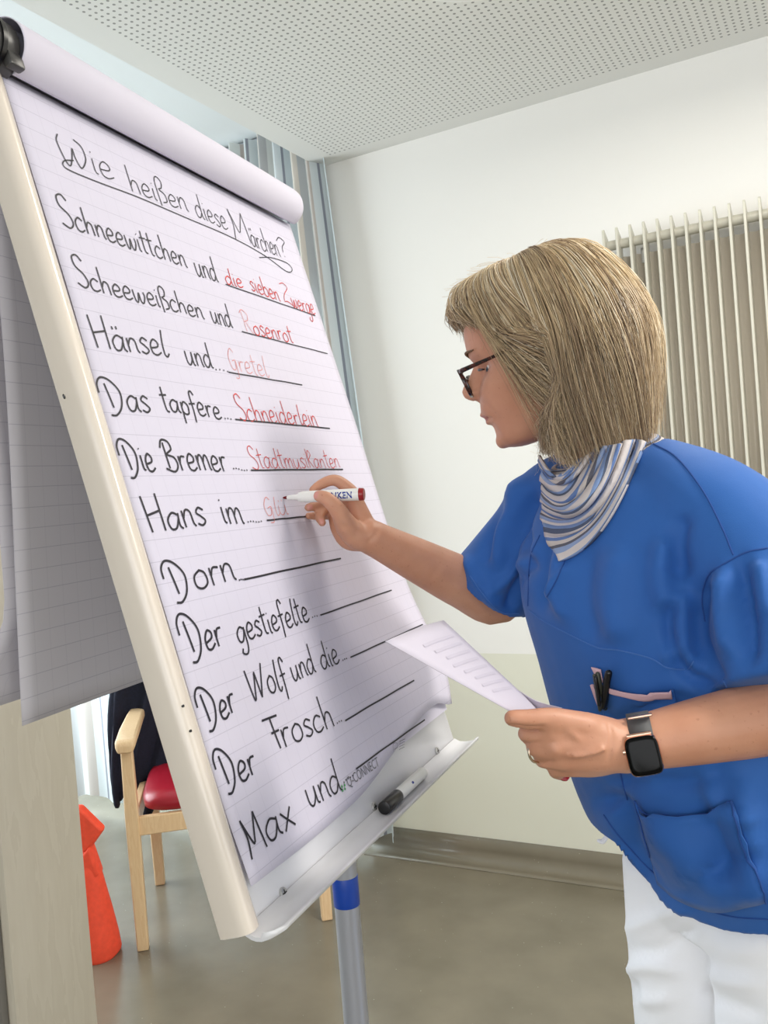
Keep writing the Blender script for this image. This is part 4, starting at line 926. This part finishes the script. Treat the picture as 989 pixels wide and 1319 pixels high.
seam([(822, 1030), (838, 1048), (880, 1049), (946, 1033)], 'seam', M_SEAM, .0009, .0055)
# pens clipped in the chest pocket
def pocket_item(name, label, pts, rad, mat, off, clip=None):
    q = [on_tunic(x, y, off)[0] for x, y in pts]; th = thing(name, q[len(q) // 2], label, 'pen'); mb = MB(); mb.tube(q, rad, n=12); part(mb, 'barrel', mat, th)
    if clip:
        c = [on_tunic(x, y, off + rad + .0025)[0] for x, y in clip]; mb = MB(); mb.tube(c, .0022, n=8); part(mb, 'clip', mat, th)
pocket_item('pen', 'olive grey pen clipped at the left end of the chest pocket', [(776, 866), (779, 880), (783, 895), (786, 908)], .0030, M_OLIVE, .008, [(776, 866), (779, 885), (783, 906)])
pocket_item('pen', 'black pen standing in the chest pocket right of the olive pen', [(791, 864), (789, 875), (788, 890), (785, 904)], .0042, M_BLACK, .010, [(780, 868), (783, 885), (785, 900)])

# scarf ------------------------------------------------------------
def scarf():
    S_ = [(742, 592, 1.115), (760, 584, 1.09), (785, 574, 1.07), (808, 568, 1.065), (830, 568, 1.08)]
    E_ = [(694, 586, 1.185), (697, 616, 1.165), (698, 648, 1.15), (700, 682, 1.135), (721, 724, 1.10)]
    Mi = [(716, 610, 1.13), (728, 628, 1.095), (744, 648, 1.065), (764, 664, 1.055), (780, 676, 1.065)]
    n, m = 90, 40; S2, E2, M2 = [cr(x, 24) for x in (S_, E_, Mi)]; rows, uvs = [], []
    for i in range(n + 1):
        k = i / n; idx = int(round(k * (len(S2) - 1))); a, b, c = np.array(S2[idx]), np.array(M2[idx]), np.array(E2[idx]); r, u = [], []
        for j in range(m + 1):
            s = j / m; p = (1 - s) ** 2 * a + 2 * s * (1 - s) * (b * 2 - (a + c) / 2) + s * s * c
            plv = math.sin(k * 34 + 2.2 * s + .8 * math.sin(5 * s)); pl2 = math.sin(k * 13 + 3 * s)
            dz = -.007 * plv - .010 * pl2 - .004 * math.sin(61 * k + 7 * s) - .010 * math.sin(math.pi * k) * math.sin(math.pi * s)
            r.append(at(p[0] + 1.2 * plv, p[1] + 2.0 * pl2, p[2] + dz)); u.append((k + .03 * math.sin(4 * s + 6 * k), s))
        rows.append(r); uvs.append(u)
    mb = MB(); mb.grid(rows, uvs)
    return mb
sc_o = part(scarf(), 'scarf', M_SCARF, per, solid=.004, angle=80)
# keep the scarf in front of the tunic
a = get_co(sc_o.data)
for i, p in enumerate(a):
    p = Vector(p); x, y, d = proj(p); l, n = cast(BVT, x, y)
    if l is not None:
        dl = (l - CAM).dot(CF)
        if d > dl - .006: a[i] = at(x, y, dl - .006 - .004 * math.sin(i * .7) * 0)
set_co(sc_o.data, a)
mb = MB(); rings = []
for k in range(40):
    q = 2 * math.pi * k / 40; c = NK + V(0, 0, -.008) + LH * .062 * math.cos(q) + FH * .066 * math.sin(q) + V(0, 0, -.02 * math.sin(q)); rad = (LH * math.cos(q) + FH * math.sin(q)).normalized()
    rings.append([c + rad * .016 * math.cos(g) * (1 + .2 * math.sin(5 * g + 3 * q)) + UP * .024 * math.sin(g) for g in [2 * math.pi * t / 16 for t in range(16)]])
rings.append(rings[0]); mb.loft(rings, cap=False)
for i in range(len(mb.v)): mb.uv[i] = ((i % 16) / 16, (i // 16) / 40)
part(mb, 'neck_loop', M_SCARF, sc_o, angle=80)

# hair ----------------------------------------------------------------
# guide profiles around the head: azimuth (0 front, 90 camera side, 180 back) -> list of (radius, height)
HG = {
 0:   [(.00, .132), (.045, .129), (.082, .122), (.100, .102), (.103, .087), (.094, .071)],
 25:  [(.00, .132), (.045, .129), (.081, .119), (.100, .097), (.101, .082), (.092, .063)],
 48:  [(.00, .132), (.045, .128), (.076, .110), (.092, .086), (.092, .062), (.086, .042)],
 68:  [(.00, .132), (.042, .126), (.070, .106), (.084, .062), (.086, .008), (.084, -.050), (.084, -.136)],
 90:  [(.00, .132), (.042, .126), (.068, .105), (.086, .058), (.094, .000), (.095, -.060), (.090, -.164)],
 120: [(.00, .132), (.048, .128), (.082, .107), (.104, .058), (.114, .000), (.114, -.066), (.101, -.178)],
 150: [(.00, .132), (.053, .129), (.094, .110), (.122, .058), (.135, .000), (.127, -.068), (.098, -.160)],
 180: [(.00, .132), (.053, .129), (.096, .110), (.127, .060), (.141, .005), (.131, -.056), (.098, -.142)],
}
for a_ in (25, 48, 68, 90, 120, 150): HG[360 - a_] = HG[a_]
az = sorted(HG); GU = {a_: np.array(cr(HG[a_], 8)) for a_ in az}
def gprof(theta, n=24):
    th = theta % 360; ks = az + [360]; i = max(k for k in range(len(az)) if az[k] <= th); a0, a1 = ks[i], ks[i + 1]; f = (th - a0) / (a1 - a0); f = f * f * (3 - 2 * f)
    def samp(g): x = np.linspace(0, len(g) - 1, n); return np.stack([np.interp(x, np.arange(len(g)), g[:, q]) for q in (0, 1)], 1)
    return samp(GU[a0]) * (1 - f) + samp(GU[a1 % 360]) * f
HCEN = (0, -.012)
GP = [gprof(t_, 40) for t_ in range(361)]
def hair_pt(theta, r, z):
    t_ = math.radians(theta); return (r * math.sin(t_), HCEN[1] + r * math.cos(t_), z)
def build_hair():
    mb = MB(); rows = []
    for th in np.linspace(0, 360, 97):
        g = gprof(th); tt = th if th <= 180 else 360 - th; zm = .05 if tt < 45 else (.05 - .15 * (tt - 45) / 45 if tt < 90 else -9)
        rows.append([hd(*hair_pt(th, max(.001, r * .88), max(zm, z - .012 + .060 * (i / 23) ** 2))) for i, (r, z) in enumerate(g)])
    mb.grid(rows); cap = part(mb, 'hair', M_HCAP, per, solid=.004, angle=80)
    vs_, fs_, tone = [], [], []
    locks = []
    for k in range(330):
        th = RNG.uniform(0, 360)
        if 205 < th < 325 and RNG.rand() < .6: th = RNG.uniform(15, 205)
        st = RNG.uniform(.0, .12) if RNG.rand() < .6 else RNG.uniform(.05, .5)
        locks.append(dict(th=th, st=st, ln=1.06 - abs(RNG.normal(0, .09)), sw=RNG.normal(0, 4.5), lay=RNG.uniform(-.010, .006), ph=RNG.uniform(0, 6.28), amp=RNG.uniform(.8, 4.2), tone=np.clip(RNG.normal(.52, .17), .12, .95), flip=RNG.normal(0, .007), wid=RNG.uniform(4, 9)))
    N = 8200; n = 16
    for s in range(N):
        L = locks[RNG.randint(len(locks))]; off = RNG.normal(0, 1)
        loose = RNG.rand() < .14
        th0 = L['th'] + off * L['wid']; st = max(0, L['st'] + RNG.uniform(-.03, .06)); ln = L['ln'] - abs(RNG.normal(0, .05)); lay = L['lay'] + RNG.normal(0, .003)
        tn = np.clip(L['tone'] + RNG.normal(0, .19) + (.25 if RNG.rand() < .06 else 0), 0, 1)
        w0 = RNG.uniform(.00035, .00085); pts = []; er = RNG.normal(0, .004); ph2 = RNG.uniform(0, 6.28); own = RNG.normal(0, 5) if loose else 0
        for k in range(n):
            t_ = st + (ln - st) * k / (n - 1); gi = min(max(t_, 0), 1) * 39; i = min(38, int(gi)); f = gi - i; ex = max(0, t_ - 1)
            conv = 1 - (.0 if loose else .62) * t_ ** 2
            thc = L['th'] + off * L['wid'] * conv + L['sw'] * t_ * t_ + L['amp'] * 1.4 * math.sin(4.2 * t_ + L['ph']) * t_ + own * t_ ** 2
            tt = thc if thc <= 180 else 360 - thc; sg = 1 if thc <= 180 else -1
            thc += sg * 42 * math.exp(-((tt - 46) / 28) ** 2) * t_ ** 1.4
            thc += sg * 17 * math.exp(-((tt - 68) / 14) ** 2) * math.exp(-((t_ - .64) / .18) ** 2)
            thc -= sg * 24 * math.exp(-((tt - 86) / 22) ** 2) * max(0, t_ - .64) ** 1.3 * 3.8
            zz_ = GP[int(round(thc)) % 360][i][1]; tt = thc if thc <= 180 else 360 - thc
            lb = 100 - (zz_ - .010) / .055 * 84 if zz_ > .010 else (100 if zz_ > -.052 else max(58, 100 - (-.052 - zz_) * 700))
            if -20 < thc < 180 and tt < lb: thc += (lb - tt) * .82 * min(1, t_ * 3)
            g = GP[int(round(thc)) % 360]; r, z = g[i] * (1 - f) + g[i + 1] * f
            r2 = r + lay * (1 if t_ > .15 else t_ / .15) + .0055 * math.sin(6 * t_ + L['ph']) * t_ + .0015 * math.sin(11 * t_ + ph2) * t_ + (L['flip'] + er) * t_ ** 4
            # keep the layered ends uneven
            pts.append(hd(*hair_pt(thc, max(.0, r2), z - ex * .12 + .004 * math.sin(th0) * t_ ** 3)))
        o_ = len(vs_)
        for k, p in enumerate(pts):
            d = (pts[min(k + 1, n - 1)] - pts[max(k - 1, 0)]); d = d.normalized() if d.length > 1e-7 else V(0, 0, -1); out = (p - hd(0, HCEN[1], .0)); out = (out - d * out.dot(d)).normalized(); sd = d.cross(out)
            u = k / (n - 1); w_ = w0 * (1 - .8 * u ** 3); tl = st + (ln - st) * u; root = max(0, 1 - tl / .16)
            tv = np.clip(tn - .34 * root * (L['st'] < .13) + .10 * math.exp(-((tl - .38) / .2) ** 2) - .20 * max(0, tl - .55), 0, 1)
            for q in range(3):
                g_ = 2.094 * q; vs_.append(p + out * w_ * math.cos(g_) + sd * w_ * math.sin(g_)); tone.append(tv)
            if k:
                for q in range(3): e = (q + 1) % 3; fs_.append((o_ + 3 * k - 3 + q, o_ + 3 * k - 3 + e, o_ + 3 * k + e, o_ + 3 * k + q))
    # flyaways
    for s in range(170):
        low = RNG.rand() < .35
        th0 = RNG.uniform(-40, 200); st = RNG.uniform(.82, .97) if low else RNG.uniform(.05, .6); g = GP[int(th0) % 360]; nn = 9; o_ = len(vs_); pts = []; up = RNG.uniform(.003, .016)
        for k in range(nn):
            t_ = min(1, st + .16 * k / (nn - 1)); x = t_ * 39; i = min(38, int(x)); f = x - i; r, z = g[i] * (1 - f) + g[i + 1] * f
            e = (k / (nn - 1)); pts.append(hd(*hair_pt(th0 + 16 * e * math.sin(s), r + up * e * .8, z + (up * e if not low else -.02 * e))))
        for k, p in enumerate(pts):
            for q in range(3): vs_.append(p + HS * .0002 * math.cos(2.094 * q) + HU * .0002 * math.sin(2.094 * q)); tone.append(.65)
            if k:
                for q in range(3): e = (q + 1) % 3; fs_.append((o_ + 3 * k - 3 + q, o_ + 3 * k - 3 + e, o_ + 3 * k + e, o_ + 3 * k + q))
    me = bpy.data.meshes.new('hair_strands'); me.from_pydata([tuple(v) for v in vs_], [], fs_); at2 = me.attributes.new('tone', 'FLOAT', 'POINT'); at2.data.foreach_set('value', [float(x) for x in tone])
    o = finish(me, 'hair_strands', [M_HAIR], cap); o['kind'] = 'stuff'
build_hair()

# glasses ---------------------------------------------------------------
gl = thing('glasses', hd(0, .098, -.005), 'dark tortoiseshell glasses worn by the woman', 'glasses')
def rim_pts(sx, k=1.0):
    out = []
    for i in range(28):
        q = 2 * math.pi * i / 28; cs, sn = math.cos(q), math.sin(q); x = .0240 * k * math.copysign(abs(cs) ** .7, cs); z = .0185 * k * math.copysign(abs(sn) ** .75, sn)
        xx = sx * .034 + x; out.append(hd(xx, .102 - .9 * xx * xx * 1.6 + .16 * z, -.008 + z * 1.0))
    return out
for sx in (-1, 1):
    q = rim_pts(sx); mb = MB(); rings = []
    for i in range(29):
        p = q[i % 28]; c = hd(sx * .034, .101, -.008); o_ = (p - c).normalized(); rings.append([p + o_ * a + HF * b for a, b in ((-.0016, -.002), (.0018, -.002), (.0018, .0018), (-.0016, .0018))])
    mb.loft(rings, cap=False); rim = part(mb, 'rim', M_TORT, gl, bev=.0005)
    mb = MB(); mb.add(rim_pts(sx, .98), [tuple(range(28))]); part(mb, 'lens', M_GLASS, rim, smooth=False)
    mb = MB(); mb.tube([hd(sx * .058, .0965, .004), hd(sx * .068, .0935, .004), hd(sx * .074, .084, .0035), hd(sx * .0765, .04, .006), hd(sx * .077, -.004, .010), hd(sx * .0765, -.022, -.004), hd(sx * .075, -.032, -.022)], [.003, .0034, .003, .0022, .002, .002, .0018], n=8, per=4, hint=HU)
    part(mb, 'temple', M_TORT, gl)
mb = MB(); mb.tube([hd(-.011, .1005, -.001), hd(0, .103, .002), hd(.011, .1005, -.001)], .0022, n=8, per=5); part(mb, 'bridge', M_TORT, gl)

# wristwatch --------------------------------------------------------------
ad = (WL - EL).normalized()
def watch():
    c0, n0 = cast(BVB, 826, 960); c = c0 if c0 is not None else at(828, 960, .89)
    nrm = (CAM - c).normalized(); nrm = (nrm + CDN * .12).normalized(); xa = (ad - nrm * ad.dot(nrm)).normalized(); ya = nrm.cross(xa)
    if ya.dot(CDN) < 0: ya = -ya
    cw = at(829, 972, proj(c)[2]) + nrm * .006
    th = thing('wristwatch', cw, 'smartwatch with black square face and grey strap on the left wrist', 'watch')
    def plate(hw, hh, zs):
        mb = MB(); mb.loft([[cw + xa * (hw - i_) * math.copysign(abs(math.cos(q)) ** .42, math.cos(q)) + ya * (hh - i_) * math.copysign(abs(math.sin(q)) ** .42, math.sin(q)) + nrm * z for q in [2 * math.pi * k / 64 for k in range(64)]] for z, i_ in zs]); return mb
    mb = plate(.0172, .0200, [(-.0048, .003), (-.004, .001), (-.001, 0), (.002, .0002), (.0038, .0012), (.0040, .002)]); part(mb, 'case', M_GOLD, th)
    mb = plate(.0172, .0200, [(.0036, .0009), (.0046, .0014), (.0056, .0030), (.0060, .0055)]); part(mb, 'screen', M_SCREEN, th)
    mb = MB(); mb.cyl(cw + xa * .0165 - ya * .006, cw + xa * .0192 - ya * .006, .0032, n=16); part(mb, 'crown', M_GOLD, th)
    mb = MB(); mb.cyl(cw - ya * .0205 - xa * .012 + nrm * .000, cw - ya * .0205 + xa * .012, .0022, n=12); part(mb, 'lug', M_GOLD, th)
    # strap runs round the wrist
    t_ = (829 - 800) / (1082 - 800); wc = WL.lerp(EL, t_) ; rr = .033; rows = []
    a0 = []; 
    for k in range(40):
        q = 2 * math.pi * k / 40; d = (nrm * math.cos(q) + ya * math.sin(q)); o_ = wc + d * rr; hit, hn, _, _ = BVB.ray_cast(wc + d * .08, -d)
        p = (hit if hit is not None else o_) + d * .0018; a0.append(p)
    a0 = [(a0[k - 1] + a0[k] * 2 + a0[(k + 1) % 40]) / 4 for k in range(40)]; a0.append(a0[0])
    for s in (-1, 1): rows.append([p + xa * .0115 * s for p in a0])
    mb = MB(); mb.grid(rows); part(mb, 'strap', M_STRAP, th, solid=.0022)
    mb = MB(); q = at(824, 923, proj(c)[2] + .012); mb.box(q, (.025, .003, .006), (xa, ya, nrm), bevel=.001); part(mb, 'keeper', M_GOLD, th)
watch()
# ring on the left hand
l = LHAND['middle'][0]; a_, b_ = at(*l[0]), at(*l[1]); c = a_.lerp(b_, .80); t_ = (b_ - a_).normalized(); u_ = (UP - t_ * UP.dot(t_)).normalized(); s_ = t_.cross(u_); mb = MB()
c = at(*yy(292, 362, .905)); t_ = (CR * -.35 + CDN * .1 + CF * .5).normalized(); u_ = (CDN - t_ * CDN.dot(t_)).normalized(); s_ = t_.cross(u_)
mb.tube([c + (u_ * math.cos(q) + s_ * math.sin(q)) * .0108 for q in [2 * math.pi * k / 32 for k in range(33)]], .0014, n=8, round_ends=False)
ro = mb.build('ring', M_RING); tag(ro, 'slim silver ring on a finger of the hand holding the folded sheet', 'ring')

# red marker in the writing hand --------------------------------------------
pa, pb = at(364.5, 641.2, 1.2665), at(469, 636.5, 1.243); t_ = (pb - pa).normalized()
rm = thing('red_marker', pa.lerp(pb, .5), 'white and red board marker held in the writing hand', 'marker')
L = (pb - pa).length
mb = MB(); mb.tube([pa, pa + t_ * .004, pa + t_ * .007], [.0010, .0022, .0024], n=14, round_ends=True); part(mb, 'tip', M_TIP, rm)
mb = MB(); N = 32; w_ = (CAM - pa).normalized(); w_ = (w_ - t_ * w_.dot(t_)).normalized(); s_ = t_.cross(w_)
R_ = lambda d, r: [pa + t_ * d + (w_ * math.cos(2 * math.pi * k / N) + s_ * math.sin(2 * math.pi * k / N)) * r for k in range(N)]
mb.loft([R_(.006, .0026), R_(.008, .0031), R_(.023, .0046), R_(.0235, .0066), R_(.030, .0078), R_(.036, .0082), R_(L - .007, .0088)]); part(mb, 'barrel', M_WHITEP, rm, angle=30)
mb = MB(); mb.loft([R_(L - .0072, .0086), R_(L - .007, .0092), R_(L - .001, .0088), R_(L, .0078)]); part(mb, 'end_plug', M_REDP, rm, angle=30)
me = text_mesh('FRANKEN', 1.0, .022); a = get_co(me); x0_, x1_ = a[:, 0].min(), a[:, 0].max(); h_ = a[:, 1].max(); vs_ = []
if s_.dot(CDN) > 0: s_ = -s_
for p in a:
    d = L - .066 + (p[0] - x0_) / (x1_ - x0_) * .0500; q = (p[1] / h_ - .5) * .0090 / .0088; vs_.append(pa + t_ * d + (w_ * math.cos(q) + s_ * math.sin(q)) * .0094)
mb = MB(); mb.add(vs_, [tuple(p.vertices) for p in me.polygons]); part(mb, 'lettering', M_BLUEINK, rm, smooth=False)

# folded sheet in the left hand ------------------------------------------------
A, B = at(496, 826, .80), at(571, 799, .965); C_, D_ = at(694, 914, .955), at(655, 915.5, .893)
def quad(a, b, c, d, bow, name, mat, parent, nrm, ext=1.0):
    rows = []
    for i in range(13):
        s = i / 12; r = []
        for j in range(9):
            q = j / 8; l_ = a.lerp(d, s * ext); r_ = b.lerp(c, s * ext); r.append(l_.lerp(r_, q) + nrm * bow * math.sin(math.pi * q) * (1 - s * .5))
        rows.append(r)
    mb = MB(); mb.grid(rows); return part(mb, name, mat, parent, solid=.0005, angle=80)
nq = (B - A).cross(D_ - A).normalized(); nq = nq if nq.dot(CAM - A) > 0 else -nq
fs = thing('folded_sheet', A.lerp(C_, .5), 'folded white printed sheet held in the left hand', 'paper')
lf = quad(A, B, C_, D_, .004, 'front_leaf', M_SHEET, fs, nq, 1.18)
quad(at(660, 884, .962), at(690, 904, .95), at(724, 912, .935), at(690, 918, .957), .0, 'back_leaf', M_SHEET, fs, nq, 1.0)
M_FAINT = plain('show_through_print', srgb(198, 192, 207), .8)
mb = MB()
for k in range(8):
    s = .16 + .085 * k; p0, p1 = A.lerp(D_, s), B.lerp(C_, s); e = .25 + .03 * (k % 3)
    mb.ribbon([p0.lerp(p1, e + (.85 - e) * i / 6) + nq * (.0008 + .004 * math.sin(math.pi * (e + (.85 - e) * i / 6)) * (1 - s * .5)) for i in range(7)], .0035, nq)
part(mb, 'faint_print', M_FAINT, lf, smooth=False)
